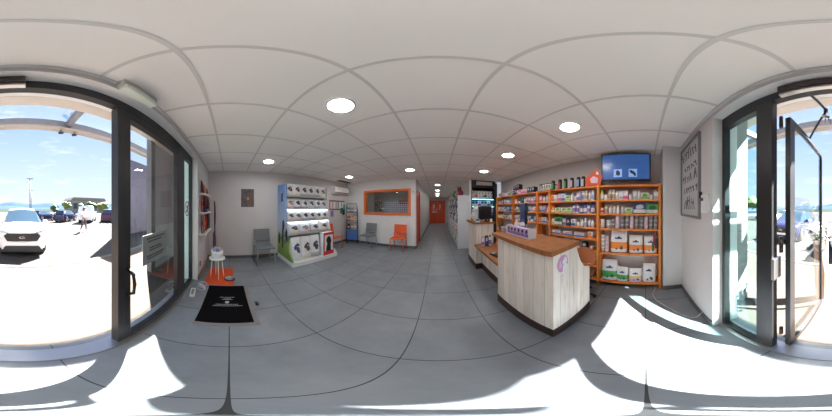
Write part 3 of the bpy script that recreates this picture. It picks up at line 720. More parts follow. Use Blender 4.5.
# on top of the bays
for i, (y, lab) in enumerate(((1.78, 'green'), (1.60, 'red'), (1.47, 'green'), (1.32, 'lilac'), (1.18, 'sky'), (1.08, 'greyc'))):
    nm = {'green': 'green', 'red': 'red', 'lilac': 'lilac', 'sky': 'pale blue', 'greyc': 'grey'}[lab]
    place('can'+lab+str(i), P_canister(lab), (2.13, y, 1.826), FACE_L, f'black canister with {nm} label, {ORD[i]} from left on top of the shelving', 'black canisters on the shelving', (.078, .078, .205))
t = thing('wire_basket', 'wire basket of white packets with a green rim on the narrow bay', 'basket', (2.25, 2.03, 1.826))
b = MB()
for x in (-.13, .13):
    b.tube([(x, -.16, .16), (x, .16, .16)], .008); b.tube([(x, -.16, .01), (x, .16, .01)], .004)
for y in (-.16, .16):
    b.tube([(-.13, y, .16), (.13, y, .16)], .008); b.tube([(-.13, y, .01), (.13, y, .01)], .004)
for i in range(7):
    y = -.16+i*.32/6; b.tube([(-.13, y, .16), (-.13, y, .01), (.13, y, .01), (.13, y, .16)], .003)
obj('rim', b, 'dgreen', t)
for i in range(4):
    y = 1.92+i*.075; place('pkt', P_bag([('white2', .3), ('white', 1)], 'tan', 'packet', 'packet'), (2.22, y, 1.834), FACE_L, f'white packet, {ORD[3-i]} from left in the green rimmed basket', 'packets in the basket', (.075, .12, .17))
seq = [('xd', 3.22), ('xd', 3.12), ('xp', 3.03), ('xr', 2.93), ('xp', 2.84), ('xp', 2.75), ('xp', 2.66), ('xd', 2.56), ('xd', 2.47), ('xd', 2.38)]
for i, (c, y) in enumerate(seq):
    bl, w, dd, h, desc = KINDS[c][:5]
    place(c, bl, (2.15, y, 1.826), FACE_L, f'{desc}, {ORD[i]} from left in the lower row on top of pink box bay', 'boxes on top of the shelving', (.085, .12, .12+.02*(i % 2)))
for i, (y, h) in enumerate(((3.20, .11), (3.10, .13), (3.0, .14))):
    bl, w, dd, _, desc = KINDS['xd'][:5]
    place('xd', bl, (2.15, y, 1.97), FACE_L, f'black carton, {ORD[i]} from left in the upper row on top of pink box bay', 'boxes on top of the shelving', (.095, .12, h))
for i, (c, y) in enumerate((('xr', 4.2), ('xr', 4.08), ('xP', 3.98), ('wb', 3.8), ('wb', 3.7), ('wB', 3.6), ('xy', 3.42))):
    bl, w, dd, h, desc = KINDS[c][:5]; place(c, bl, (2.15, y, 1.826), FACE_L, f'{desc}, {ORD[i]} from left on top of the farthest bay', 'goods on top of the farthest bay', (w, dd, h))
# orange cardboard display on top
t = thing('cardboard_display', 'orange red cardboard display box beside the television', 'display box', (2.14, .87, 1.83), R(-80))
b = MB(); b.prism([(-.13, 0), (.12, 0), (.15, .17), (.06, .30), (-.05, .22), (-.15, .13)], 'y', -.07, .07); obj('box_body', b, mat('red_orange_card', (.72, .10, .03), .5), t)
b = MB(); b.prism([(-.04, .05), (.07, .04), (.08, .13), (.0, .17), (-.06, .12)], 'y', -.074, -.07); obj('window_panel', b, 'pinkl', t)
b = MB(); b.prism([(.04, .20), (.09, .19), (.08, .24), (.05, .25)], 'y', -.074, -.07); obj('printed_badge', b, 'white', t)
# television
t = thing('television', 'black framed wall television showing a blue slide above the shelving', 'television', (2.20, .33, 1.915), R(-90+4))
b = MB(); b.box(-.415, .415, -.03, .02, 0, .50, bev=.006); obj('bezel', b, 'black', t)
b = MB(); b.box(-.392, .392, -.032, -.0301, .025, .475); obj('screen', b, 'screen', t)
for z, x0, x1, hh in ((.415, -.33, -.12, .012), (.34, -.33, .25, .012), (.315, -.33, .30, .010), (.29, -.2, .36, .010), (.26, -.33, .2, .010), (.235, -.30, -.05, .012)):
    x = x0; b = MB()
    while x < x1: w_ = random.uniform(.02, .06); b.box(x, min(x+w_, x1), -.034, -.032, z, z+hh); x += w_+.01
    obj('caption_line', b, 'scrtxt', t)
for x in (-.13, .12):
    b = MB(); b.box(x-.07, x+.07, -.034, -.032, .06, .20); obj('slide_picture', b, 'scrwhite', t)
b = MB(); b.prism([(-.17, .07), (-.15, .10), (-.13, .08), (-.10, .09), (-.09, .13), (-.11, .17), (-.14, .18), (-.16, .16), (-.16, .12)], 'y', -.037, -.034); obj('dog_silhouette', b, 'bprint', t); b = MB(); b.prism([(.06, .17), (.08, .13), (.12, .11), (.15, .07), (.17, .08), (.165, .13), (.13, .16), (.09, .18)], 'y', -.037, -.034); obj('dog_silhouette', b, 'bprint', t)
b = MB(); b.box(-.05, .05, .02, .22, .18, .30); obj('wall_bracket', b, 'black', t)

# ------------------------------------------------------------------ dark display cabinet at the back
t = thing('display_cabinet', 'tall black open display cabinet with blue lit shelf behind the reception', 'cabinet')
b = MB(); b.box(1.20, 2.42, 5.0, 5.045, 0, 2.47); b.box(1.202, 1.24, 4.62, 5.0, 0, 2.47); b.box(2.12, 2.16, 4.62, 5.0, 0, 2.47); b.box(1.24, 2.12, 4.64, 5.0, 2.2, 2.47)
obj('carcass', b, 'bprint', t)
b = MB(); b.box(1.40, 2.02, 4.61, 4.64, 2.30, 2.44); obj('header_sign', b, mat('header_card', (.62, .62, .60), .5), t)
for z in (1.18, 1.52, 1.80):
    b = MB(); b.box(1.24, 2.12, 4.64, 5.0, z-.02, z); obj('shelf', b, 'bprint', t)
b = MB(); b.box(1.26, 2.10, 4.66, 4.68, 1.765, 1.778); b.box(1.26, 2.10, 4.66, 4.68, 1.485, 1.498); obj('light_strip', b, 'ledb', t)
for r_, z in enumerate((1.801, 1.521, 1.181)):
    for i in range(7):
        x = 1.30+i*.122
        c = [['bw', 'bo', 'bw', 'bw', 'bg', 'bw', 'bw'], ['xt', 'xt', 'xb', 'xt', 'xt', 'xb', 'xt'], ['xb', 'bw', 'xb', 'bw', 'xt', 'xt', 'xb']][r_][i]
        bl, w, dd, h, desc = KINDS[c][:5]
        place(c, bl, (x, 4.76, z), 0, f'{desc}, {ORD[i]} from left, {["top", "second", "third"][r_]} shelf of the black cabinet', 'goods in the black cabinet', (.112, .12, [.30, .20, .24][r_]))

# ------------------------------------------------------------------ corridor shelf unit
t = thing('corridor_shelving', 'tall white shelf unit at the corridor mouth with a plain end panel', 'shelving')
b = MB(); b.box(.69, 1.10, 4.50, 4.53, 0, 1.89, bev=.003); obj('end_panel', b, 'lgrey', t)
b = MB(); b.box(.69, 1.10, 8.6, 8.63, 0, 1.89); obj('end_panel', b, 'lgrey', t)
b = MB(); b.box(1.08, 1.10, 4.53, 8.6, 0, 1.89); obj('back_panel', b, 'lgrey', t)
CZS = (.08, .50, .90, 1.26, 1.60)
for z in CZS + (1.875,):
    b = MB(); b.box(.69, 1.08, 4.53, 8.6, z-.01, z+.01); obj('shelf', b, 'greyc', t)
cn = 0
for si, z in enumerate(CZS):
    for i in range(13):
        c = [['bw', 'bw', 'bg'], ['bw', 'bo', 'bw'], ['bw', 'xd', 'bw', 'bw'], ['xd', 'bw', 'xk'], ['xw', 'xg', 'xd', 'bw']][si][i % (4 if si in (2, 4) else 3)]
        bl, w, dd, h, desc = KINDS[c][:5]
        yy = 4.69+i*.305
        place(c, bl, (.84 if si > 1 else .80, yy, z+.0105), -PI/2, f'{desc}, {ORD[i]} from near end, {["bottom", "second lowest", "middle", "second highest", "top"][si]} shelf of corridor unit', 'goods on the corridor unit', (.26, .20, [.36, .34, .30, .28, .22][si]))
t = thing('plush_toy', 'dark red plush toy lying on top of the corridor shelf unit', 'plush toy', (.80, 4.85, 1.885))
b = MB(); b.ball((.05, 0, .12), .12, (1, .8, 1), jit=.05); b.ball((.0, -.05, .26), .08, jit=.05); obj('body', b, 'dred', t)
for x in (-.05, .05):
    b = MB(); b.ball((x, -.05, .33), .03); obj('ear', b, 'dred', t)
b = MB(); b.ball((-.06, -.04, .1), .06, (1, 1, .8)); obj('scarf', b, 'pink', t)
t = thing('plush_toy', 'dark green plush toy on the corridor shelf unit, beyond the red one', 'plush toy', (.78, 5.9, 1.885))
b = MB(); b.ball((0, 0, .12), .14, (.9, 1.4, .85), jit=.05); obj('body', b, 'dgreen', t); b = MB(); b.ball((0, -.1, .26), .08); obj('head', b, 'green', t)
t = thing('plush_toy', 'tan plush toy on the corridor shelf unit between red and green ones', 'plush toy', (.80, 5.35, 1.885))
b = MB(); b.ball((0, 0, .10), .11, (.9, 1.2, .9), jit=.05); obj('body', b, 'tan', t); b = MB(); b.ball((0, -.08, .22), .07); obj('head', b, 'tan', t)

# ------------------------------------------------------------------ goods on the counters
t = thing('card_holder', 'long white card holder on the near tall counter top', 'holder', (.885, 1.24, PT))
b = MB(); b.box(-.05, .05, -.22, .22, 0, .006); b.box(-.05, .05, -.226, -.22, 0, .105); b.box(-.05, .05, .22, .226, 0, .105); b.box(.044, .05, -.22, .22, 0, .09); obj('tray', b, 'white', t)
for i in range(6):
    y = 1.24+.175-i*.07
    place('pk', P_box('lilac', 'purple', 'dblue', 'leaflet_pack', 'pack'), (.875, y, PT+.0065), -PI/2, f'lilac and white leaflet pack, {ORD[i]} from left in the counter card holder', 'packs in the card holder', (.062, .06, .095))
for i, (y, c) in enumerate(((1.50, 'wB'), (1.43, 'xw'), (1.36, 'pB'))):
    bl, w, dd, h, desc = KINDS[c][:5]
    place(c, bl, (1.02, y, PT), -PI/2, f'{desc} standing behind the card holder, {ORD[i]} from left', 'goods behind the card holder', (w, dd, h))
for i, (x, y, c, s) in enumerate(((.95, 2.66, 'xP', (.075, .075, .20)), (1.02, 2.62, 'xd', (.075, .075, .22)), (1.09, 2.60, 'pB', (.07, .07, .24)))):
    bl, w, dd, h, desc = KINDS[c][:5]
    place(c, bl, (x, y, .631), R(-20), f'{desc}, {ORD[i]} from left on the low counter', 'goods on the low counter', s)
bl = KINDS['gB'][0]; place('gB', bl, (.90, 1.70, .631), 0, 'lime green bottle on the near end of the low counter', 'goods on the low counter', (.045, .045, .13))
t = thing('card_terminal', 'black card terminal lying on the low counter', 'terminal', (.93, 1.98, .631), R(15))
b = MB(); b.box(-.05, .05, -.10, .10, 0, .03, bev=.006); obj('casing', b, 'black', t); b = MB(); b.box(-.035, .035, .03, .08, .0301, .033); obj('display', b, 'greyc', t)
t = thing('plush_toy', 'white fluffy plush dog sitting on the rear tall counter', 'plush toy', (.94, 3.12, 1.13), R(-20))
b = MB(); b.ball((0, 0, .13), .12, (1, .9, 1.1), sub=3, jit=.03); b.ball((.02, -.03, .28), .085, sub=3, jit=.03); obj('body', b, 'plush', t)
for s in (-1, 1):
    b = MB(); b.ball((.02+s*.07, -.02, .33), .035, (.6, .5, 1.1)); obj('ear', b, 'plush', t)
b = MB(); b.ball((.02, -.115, .275), .014); b.ball((-.01, -.105, .30), .008); b.ball((.05, -.105, .30), .008); obj('face', b, 'black', t)
bl = KINDS['xt'][0]; place('xt', bl, (.90, 2.86, 1.131), R(-20), 'teal carton at the front of the rear tall counter', 'goods on the rear counter', (.09, .07, .07))
for i, (x, y) in enumerate(((1.20, 2.80), (1.24, 3.15))):
    place('wj', KINDS['wj'][0], (x, y, 1.131), 0, ['low white jar before the rear monitor', 'low white jar behind the rear monitor'][i], 'goods on the rear counter', (.06, .06, .07))

# ------------------------------------------------------------------ pet food display (gondola)
t = thing('pet_food_display', 'stepped pet food display with printed meadow side panel and lit shelves', 'display stand')
gy0, gy1 = 1.38, 2.80; xb = -3.62
side = [(xb, .03), (-2.68, .03), (-2.68, .14), (-2.90, .35), (-2.93, .80), (-3.02, 1.2), (-3.05, 2.08), (xb, 2.12)]
b = MB(); b.prism(side, 'y', gy0, gy0+.03); obj('side_panel', b, 'meadow', t)
b = MB(); b.prism(side, 'y', gy1-.03, gy1); obj('side_panel', b, 'white', t)
b = MB(); b.box(xb, xb+.02, gy0+.03, gy1-.03, .03, 2.12); obj('back_panel', b, 'white', t)
b = MB(); b.box(xb, -2.66, gy0-.01, gy1+.01, 0, .11, bev=.006); obj('plinth', b, 'white', t)
GS = [(1.77, -3.06), (1.44, -3.03), (1.12, -2.99), (.79, -2.93)]
for z, xf in GS:
    b = MB(); b.box(xb+.02, xf, gy0+.03, gy1-.03, z-.03, z, bev=.002); b.box(xf-.004, xf+.008, gy0+.03, gy1-.03, z-.032, z+.008); obj('shelf', b, 'greyc', t)
for z, xf in GS[1:3]:
    b = MB(); b.box(xf-.05, xf-.03, gy0+.05, gy1-.05, z-.045, z-.032); obj('light_strip', b, 'led', t)
b = MB()
for pts in ([(-3.30, .35), (-3.22, .35), (-3.2, .8), (-3.12, 1.0), (-3.18, 1.15), (-3.26, 1.1), (-3.3, .8)], [(-2.99, .6), (-2.94, .6), (-2.95, .85), (-3.02, .95), (-3.08, .8), (-3.04, .62)], [(-3.55, .45), (-3.45, .42), (-3.42, .7), (-3.5, .78)]):
    b.prism(pts, 'y', gy0-.002, gy0)
obj('printed_animal', b, 'bprint', t)
b = MB(); b.prism([(-3.36, 1.62), (-3.22, 1.62), (-3.22, 1.85), (-3.36, 1.85)], 'y', gy0-.002, gy0); obj('printed_badge', b, 'dblue', t)
BV = {'ga': (P_bag([('cream', .14), ('white', 1)], 'brown'), 'white bag with brown animal picture'), 'gb': (P_bag([('greyc', .12), ('white', 1)], 'ash'), 'white bag with dark grey animal picture'),
      'gc': (P_bag([('pinkl', .14), ('white2', 1)], 'tan'), 'white bag with tan animal picture'), 'gd': (P_bag([('white2', .3), ('white', 1)], 'slateb'), 'white bag with dark blue picture')}
def gbags(seq_, ys, z, xf, wdh, where):
    for i, (c, y) in enumerate(zip(seq_, ys)):
        place(c, BV[c][0], (xf-.03-wdh[1]/2, y, z+.001), PI/2 + random.uniform(-.13, .13), f'{BV[c][1]}, {ORD[i]} from left, {where}', 'bags on the lit display', (wdh[0], wdh[1], wdh[2]*random.uniform(.96, 1.02)))
ys6 = [gy0+.15+i*.225 for i in range(6)]
gbags(['ga', 'ga', 'gb', 'gb', 'gb', 'ga'], ys6, 1.77, -3.06, (.228, .14, .335), 'top shelf of the display')
gbags(['gc', 'gb', 'gb', 'gd', 'gb', 'gd'], ys6, 1.44, -3.03, (.222, .14, .268), 'second shelf of the display')
gbags(['ga', 'ga', 'gb', 'gb', 'ga', 'gb'], ys6, 1.12, -2.99, (.215, .14, .25), 'third shelf of the display')
gbags(['ga', 'gc', 'gb', 'ga'], [gy0+.22+i*.33 for i in range(4)], .79, -2.93, (.325, .17, .262), 'fourth shelf of the display')
gbags(['gd', 'ga', 'gb'], [gy0+.19, gy0+.49, gy0+.78], .11, -2.76, (.295, .22, .60), 'base of the display')
t = thing('puppy_display_box', 'red edged display box with a black puppy picture at the display base', 'box', (-2.76, 2.50, .111), PI/2)
b = MB(); b.box(-.19, .19, -.07, .07, 0, .66, bev=.004); obj('box_body', b, 'white', t)
b = MB(); b.box(-.191, .191, -.074, -.0701, .59, .66); b.box(-.191, -.15, -.074, -.0701, 0, .59); b.box(-.15, .191, -.074, -.0701, 0, .12); b.box(.165, .191, -.074, -.0701, .12, .59); obj('red_edge', b, 'red', t)
b = MB(); b.prism([(-.1, .12), (.08, .12), (.07, .3), (.1, .42), (.06, .52), (.0, .55), (-.06, .52), (-.09, .44), (-.05, .34), (-.08, .25)], 'y', -.078, -.0745); obj('puppy_picture', b, 'bprint', t)

# ------------------------------------------------------------------ left wall: AC, poster, noticeboard, rack
t = thing('air_conditioner', 'white wall air conditioner in the far left corner', 'air conditioner', (XL, 3.95, 2.0))
b = MB(); b.prism([(0, 0), (.14, .0), (.20, .06), (.21, .25), (.17, .29), (0, .29)], 'y', -.42, .42); obj('casing', b, 'reveal', t)
b = MB(); b.box(.145, .206, -.38, .38, .035, .06); obj('outlet', b, 'bprint', t)
b = MB(); b.box(.211, .214, -.40, .40, .16, .165); obj('panel_seam', b, 'greyc', t)
t = thing('ceiling_vent', 'dark slot vent in the ceiling above the air conditioner', 'vent', (-3.35, 3.95, CZ-.012))
b = MB(); b.box(-.10, .10, -.35, .35, 0, .012); obj('frame', b, 'brown', t); b = MB()
for i in range(4): b.box(-.08+i*.045, -.06+i*.045, -.33, .33, -.004, 0)
obj('slat', b, 'bprint', t)
t = thing('wall_poster', 'small dark poster of an animal above the grey chair', 'poster', (XL, .50, 1.73))
b = MB(); b.box(0, .012, -.18, .18, -.25, .25); obj('print', b, mat('dark_photo', (.10, .085, .10), .5, noise=.5, nscale=9), t)
b = MB(); b.prism([(-.02, -.18), (.15, -.2), (.17, .1), (.1, .2), (.0, .12), (-.05, .0)], 'x', .012, .014); obj('animal_picture', b, 'brown', t)
b = MB(); b.ball((.013, .01, -.02), 1, (.003, .03, .05)); obj('muzzle', b, 'tan', t)
b = MB(); b.box(XL, XL+.01, .0, 1.38, .76, .785); b.box(XL, XL+.008, .0, 1.38, .66, .67); struct('trim_5', b, 'wall')
t = thing('noticeboard', 'noticeboard of pale sheets on the left wall below the air conditioner', 'noticeboard', (XL, 3.85, 1.55))
b = MB(); b.box(0, .015, -.42, .42, -.18, .20); obj('board', b, 'brown', t)
for i in range(5):
    y = -.33+i*.165
    b = MB(); b.box(.015, .018, y-.065, y+.065, -.13, .15); obj('sheet', b, ['pinkl', 'white2', 'greyc', 'white2', 'cream'][i], t)
for i, (y, z, m, nm) in enumerate(((4.10, 1.36, 'dgreen', 'dark green'), (4.25, 1.50, 'teal', 'teal'), (4.22, 1.30, 'bprint', 'black'), (3.55, 1.25, 'purple', 'purple'))):
    t = thing('hanging_pouch', f'{nm} pouch hanging on the left wall near the leaflet rack', 'pouch', (XL, y, z), 0, 'pouches hung near the rack')
    b = MB(); b.box(.0, .05, -.06, .06, -.13, .10, bev=.01); obj('pouch_body', b, m, t); b = MB(); b.box(.01, .03, -.02, .02, .10, .13); obj('hang_tab', b, 'white2', t)
t = thing('leaflet_rack', 'black wire rack of toys with a blue bottom panel in the corner', 'rack', (-3.22, 4.27, 0), R(40))
b = MB()
for x in (-.22, .22):
    b.tube([(x, -.12, 0), (x, -.12, 1.35), (x*.85, 0, 1.62), (x, .15, 1.5), (x, .15, 0)], .010)
    b.tube([(x, -.12, .25), (x, .15, .25)], .008)
for z in (.25, .62, .95, 1.28): b.tube([(-.22, -.12, z), (.22, -.12, z)], .007); b.tube([(-.22, .15, z), (.22, .15, z)], .007)
b.tube([(-.187, 0, 1.62), (.187, 0, 1.62)], .008)
obj('wire_frame', b, 'black', t)
b = MB(); b.box(-.20, .20, -.13, -.11, .18, .58); obj('blue_panel', b, 'blue', t)
for z in (.60, .93, 1.26):
    b = MB(); b.box(-.21, .21, -.11, .14, z, z+.012); obj('shelf', b, 'greyc', t)
cols = ['bprint', 'tan', 'greyc', 'brown', 'oprint', 'white2', 'dgreen', 'dblue', 'greyc']
for i in range(9):
    r_, c = divmod(i, 3); z = (.612, .942, 1.272)[r_]; x = -.13+c*.13
    v = Matrix.Rotation(R(40), 3, 'Z') @ Vector((x, -.02, 0))
    nm = {'bprint': 'black', 'tan': 'tan', 'greyc': 'grey', 'brown': 'brown', 'oprint': 'orange', 'white2': 'white', 'dgreen': 'dark green', 'dblue': 'dark blue'}[cols[i]]
    t = thing('boxed_toy', f'{nm} packed toy, {ORD[c]} from left on the {["lowest", "middle", "top"][r_]} shelf of the wire rack', 'toy', (-3.22+v.x, 4.27+v.y, z), R(40), 'toys on the wire rack')
    b = MB(); b.box(-.055, .055, -.06, .06, 0, .20-.03*(i % 2), bev=.008); obj('packet_body', b, cols[i], t)
    b = MB(); b.box(-.03, .03, -.064, -.06, .05, .12); obj('picture', b, 'white2' if cols[i] != 'white2' else 'brown', t)
t = tag(obj('wall_sensor', MB().box(-.875, -.825, YB-.03, YB, 1.98, 2.06, bev=.004), 'greyc'), 'small grey sensor box on the partition beside the corridor corner', 'sensor')

# ------------------------------------------------------------------ left of entrance: leashes, stool
LY = YF
for i, (z, x0, x1) in enumerate(((1.72, -3.25, -2.46), (1.35, -3.30, -2.44), (.93, -3.30, -2.44))):
    t = thing('wall_shelf', f'narrow white wall shelf of the leash display, {["top", "middle", "lowest"][i]} of three', 'shelf', ((x0+x1)/2, LY, z), 0, 'white shelves of the leash display')
    b = MB(); b.box(-(x1-x0)/2, (x1-x0)/2, 0, .12, -.012, .012, bev=.002); obj('board', b, 'white', t)
    for s in (-1, 1):
        b = MB(); b.prism([(0, -.012), (.11, -.012), (0, -.06)], 'x', s*.28-.006, s*.28+.006); obj('bracket', b, 'white', t)
lc = ['bprint', 'dred', 'brown', 'oprint', 'red', 'bprint', 'brown', 'dred', 'tan', 'bprint', 'red', 'brown']
nmc = {'bprint': 'black', 'dred': 'dark red', 'brown': 'brown', 'oprint': 'orange', 'red': 'red', 'tan': 'tan', 'dblue': 'navy'}
def leash(x, z, L_, m, label, y=.045, r=.015):
    t = thing('dog_leash', label, 'leash', (x, LY+y, z), 0, 'leashes and harnesses by the entrance')
    b = MB(); b.tube([(0, 0, 0), (.03, .01, -L_*.3), (.025, .012, -L_*.8), (0, .01, -L_), (-.025, .0, -L_*.8), (-.02, 0, -L_*.3), (0, 0, 0)], r, 6); obj('strap', b, m, t)
    b = MB(); b.tube([(0, 0, 0), (0, -y+.005, .01)], .005, 6); obj('hook', b, 'steel', t)
    b = MB(); b.box(-.03, .03, -.01, .022, -L_*.62, -L_*.35, bev=.005); obj('label_card', b, m, t)
for j in range(9):
    x = -2.47-.092*j
    leash(x, 1.97-.02*(j % 3)-.012*j, .2+.03*(j % 2), lc[j], f'{nmc[lc[j]]} leash, {ORD[j]} from the entrance in the top leash row')
for j in range(9):
    x = -2.46-.095*j; leash(x, 1.685, .30, lc[(j+4) % 12], f'{nmc[lc[(j+4) % 12]]} leash, {ORD[j]} from the entrance in the middle leash row', .045+.03*(j%2))
for j in range(8):
    x = -2.46-.10*j; leash(x, 1.315, .34, lc[(j+7) % 12], f'{nmc[lc[(j+7) % 12]]} leash, {ORD[j]} from the entrance in the lowest leash row', .045+.03*(j%2))
for j, (x, z, L_, m) in enumerate(((-3.28, 1.62, .75, 'bprint'), (-3.36, 1.55, .5, 'dred'), (-3.20, .88, .55, 'dblue'), (-3.05, .87, .5, 'dred'), (-3.32, .86, .6, 'bprint'), (-3.42, .80, .42, 'red'))):
    leash(x, z, L_, m, f'long {nmc[m]} lead hanging in the corner, {["upper inner", "upper outer", "under shelf navy", "nearest under shelf", "middle under shelf", "lowest outer"][j]} one', .20, .014)
t = thing('blue_collar_box', 'blue box on the middle shelf of the leash display', 'box', (-2.72, LY+.08, 1.363)); b = MB(); b.box(-.05, .05, -.05, .05, 0, .07, bev=.004); obj('box_body', b, 'blue', t); b = MB(); b.box(-.03, .03, .05, .052, .02, .05); obj('box_label', b, 'white2', t)
t = thing('leaning_board', 'thin brown board leaning along the wall under the leash display', 'board', (0, 0, 0))
b = MB(); b.prism([(-3.55, .086), (-2.45, .002), (-2.40, .002), (-2.40, .05), (-3.5, .16)], 'y', LY+.014, LY+.03); obj('board', b, mat('brown_board', (.40, .22, .12), .6, noise=.1), t)
t = thing('wall_socket', 'small black wall socket low beside the entrance', 'socket', (-2.52, LY, .30)); b = MB(); b.box(-.035, .035, 0, .012, -.05, .05, bev=.003); obj('plate', b, 'bprint', t); b = MB(); b.lathe([(.015, 0), (.015, .003)], 10, (0, .013, 0)); obj('outlet', b, 'greyc', t)
tag(obj('training_mat', MB().box(-2.93, -2.20, -.43, .07, .001, .012, bev=.002), 'redmat'), 'orange red rubber mat on the floor under the white stool', 'mat')
t = thing('stool', 'round white stool with wooden legs standing on the orange red mat', 'stool', (-2.50, -.235, .012))
b = MB(); b.lathe([(.13, .43), (.15, .435), (.155, .45), (.15, .462), (.0001, .464)], 28); obj('seat', b, 'white', t)
for k in range(4):
    a = k*PI/2+.3; b = MB(); b.tube([(.09*math.cos(a), .09*math.sin(a), .435), (.13*math.cos(a), .13*math.sin(a), 0)], .012, r2=.008); obj('leg', b, 'cream', t)
t = thing('treat_basket', 'pale round tub of small packets on the white stool', 'tub', (-2.50, -.235, .477))
b = MB(); b.lathe([(.085, 0), (.105, .02), (.12, .15), (.115, .15), (.10, .02)], 20, caps=False); b.lathe([(.085, 0), (.085, .004)], 20); obj('tub_body', b, 'white', t)
for i, m in enumerate(('teal', 'pinkl', 'lime', 'white2', 'lilac')):
    a = i*1.26; tag(obj('treat_packet', MB().box(-.03, .03, -.014, .014, 0, .19, bev=.004), m, None, (-2.50+.05*math.cos(a), -.235+.05*math.sin(a), .485), a), f'{["teal", "pale pink", "lime", "white", "lilac"][i]} packet standing in the tub on the stool', 'packet', 'packets in the stool tub')
t = thing('pet_bowl', 'steel pet bowl in a dark ring on the orange red mat', 'bowl', (-2.42, .0, .012))
b = MB(); b.lathe([(.075, 0), (.085, .03), (.08, .032), (.06, .008), (.0001, .006)], 20, caps=False); obj('bowl_body', b, 'chrome', t)
b = MB(); b.lathe([(.10, 0), (.10, .012), (.085, .02), (.085, 0)], 20, caps=False); obj('rubber_ring', b, 'black', t)
# door mat
t = thing('entrance_mat', 'black entrance mat with white logo and beige edge', 'mat', (-1.665, -.03, .001))
b = MB(); b.box(-.50, .50, -.31, .31, 0, .008, bev=.002); obj('rubber_edge', b, 'matedge', t)
b = MB(); b.box(-.485, .45, -.300, .26, .008, .013, bev=.002); obj('pile', b, 'rubber', t)
for x, w_, hw in ((.09, .012, .17), (.055, .012, .14), (-.13, .010, .10)):
    y = -hw; b = MB()
    while y < hw: l = random.uniform(.010, .028); b.box(x-w_/2, x+w_/2, y, y+l, .013, .0145); y += l+.009
    obj('printed_line', b, 'greyc', t)
b = MB()
for q in ((-.03, .03, -.012, .012), (-.02, .02, -.025, .025), (-.075, -.068, -.07, .07), (-.095, -.09, -.05, .05)): b.box(*q, .013, .0145)
obj('logo', b, 'greyc', t)
t = thing('door_stop', 'black rubber wedge beside the edge of the entrance mat', 'door stop', (-1.62, .335, 0.001)); b = MB(); b.prism([(-.05, 0), (.05, 0), (.05, .03)], 'y', -.02, .02); obj('wedge', b, 'black', t); b = MB(); b.tube([(.05, 0, .015), (.07, 0, .02), (.09, 0, .006)], .004); obj('cord', b, 'black', t)
t = thing('power_adapter', 'white power block on the floor beside the left entrance pane', 'power supply', (-1.86, -.53, .001), R(10))
b = MB(); b.box(-.12, .12, -.035, .035, 0, .035, bev=.005); obj('casing', b, 'white', t); b = MB()
for i in range(5): b.box(-.08+i*.035, -.06+i*.035, -.02, .02, .035, .037)
obj('vent_slot', b, 'bprint', t)
b = MB(); pts = []
for i in range(70): a = i*.5; pts.append((-2.07+.09*math.cos(a)+.03*math.sin(a*.37)-i*.001, -.44+.06*math.sin(a*1.1)+.02*math.cos(a*.6), .006+.0004*i))
b.tube(pts, .004, 6); tag(obj('cable_tangle', b, 'cable'), 'tangle of pale cable on the floor between mat and leash display', 'cable')
b = MB(); b.tube([(2.05, -.14, .2), (2.06, -.15, .006), (1.9, -.1, .005), (1.73, -.14, .005), (1.5, -.28, .005), (1.34, -.37, .005), (1.25, -.44, .006), (1.22, -.50, .03), (1.20, -.555, .14)], .004, 6); tag(obj('floor_cable', b, 'cable'), 'thin pale cable trailing over the floor right of the shelving', 'cable')

# ------------------------------------------------------------------ right wall pieces by the entrance
t = thing('framed_lettering_poster', 'tall grey framed white poster of dark brush lettering right of the television', 'framed poster', (1.64, YF, 1.85), 0)
b = MB()
for q in ((-.36, .36, -.52, -.49), (-.36, .36, .49, .52), (-.36, -.33, -.49, .49), (.33, .36, -.49, .49)): b.box(q[0], q[1], 0, .03, q[2], q[3], bev=.003)
obj('picture_frame', b, 'frameg', t)
b = MB(); b.box(-.33, .33, .0, .012, -.49, .49); obj('sheet', b, mat('poster_sheet', (.50, .50, .50), .6), t)
for ri, (z, hh, x0, x1) in enumerate(((.28, .17, -.26, .26), (.10, .09, -.27, .20), (-.05, .12, -.27, .27), (-.20, .09, -.26, .22), (-.42, .17, -.2, .2))):
    x = x0; b = MB(); hh *= 1.15
    while x < x1:
        w_ = random.uniform(.028, .05); s = random.uniform(.02, .05)*(1 if random.random() < .7 else -1); h2 = hh*random.uniform(.6, 1)
        b.prism([(x, z), (x+w_*.7, z+.005), (x+w_*.7+s, z+h2), (x+s, z+h2-.01)], 'y', .012, .0135)
        if random.random() < .6: b.prism([(x+s, z+h2*.5), (x+s+.06, z+h2*.62), (x+s+.065, z+h2*.62+.022), (x+s, z+h2*.5+.02)], 'y', .0135, .0145)
        x += w_+.04
    obj('brush_lettering', b, 'ink', t)
t = thing('wall_intercom', 'white wall handset between the framed poster and the right glass pane', 'intercom', (1.15, YF, 1.49))
b = MB(); b.box(-.075, .075, 0, .03, -.09, .09, bev=.006); obj('casing', b, 'reveal', t)
b = MB(); b.box(.02, .06, .03, .034, .03, .06); obj('display', b, 'bprint', t); b = MB(); b.box(-.06, -.035, .03, .045, -.07, .07, bev=.003); obj('handset', b, 'white', t)
tag(obj('key_switch', MB().box(1.255, 1.275, YF, YF+.03, 1.55, 1.62, bev=.003), 'black'), 'small black switch beside the white wall handset', 'switch')

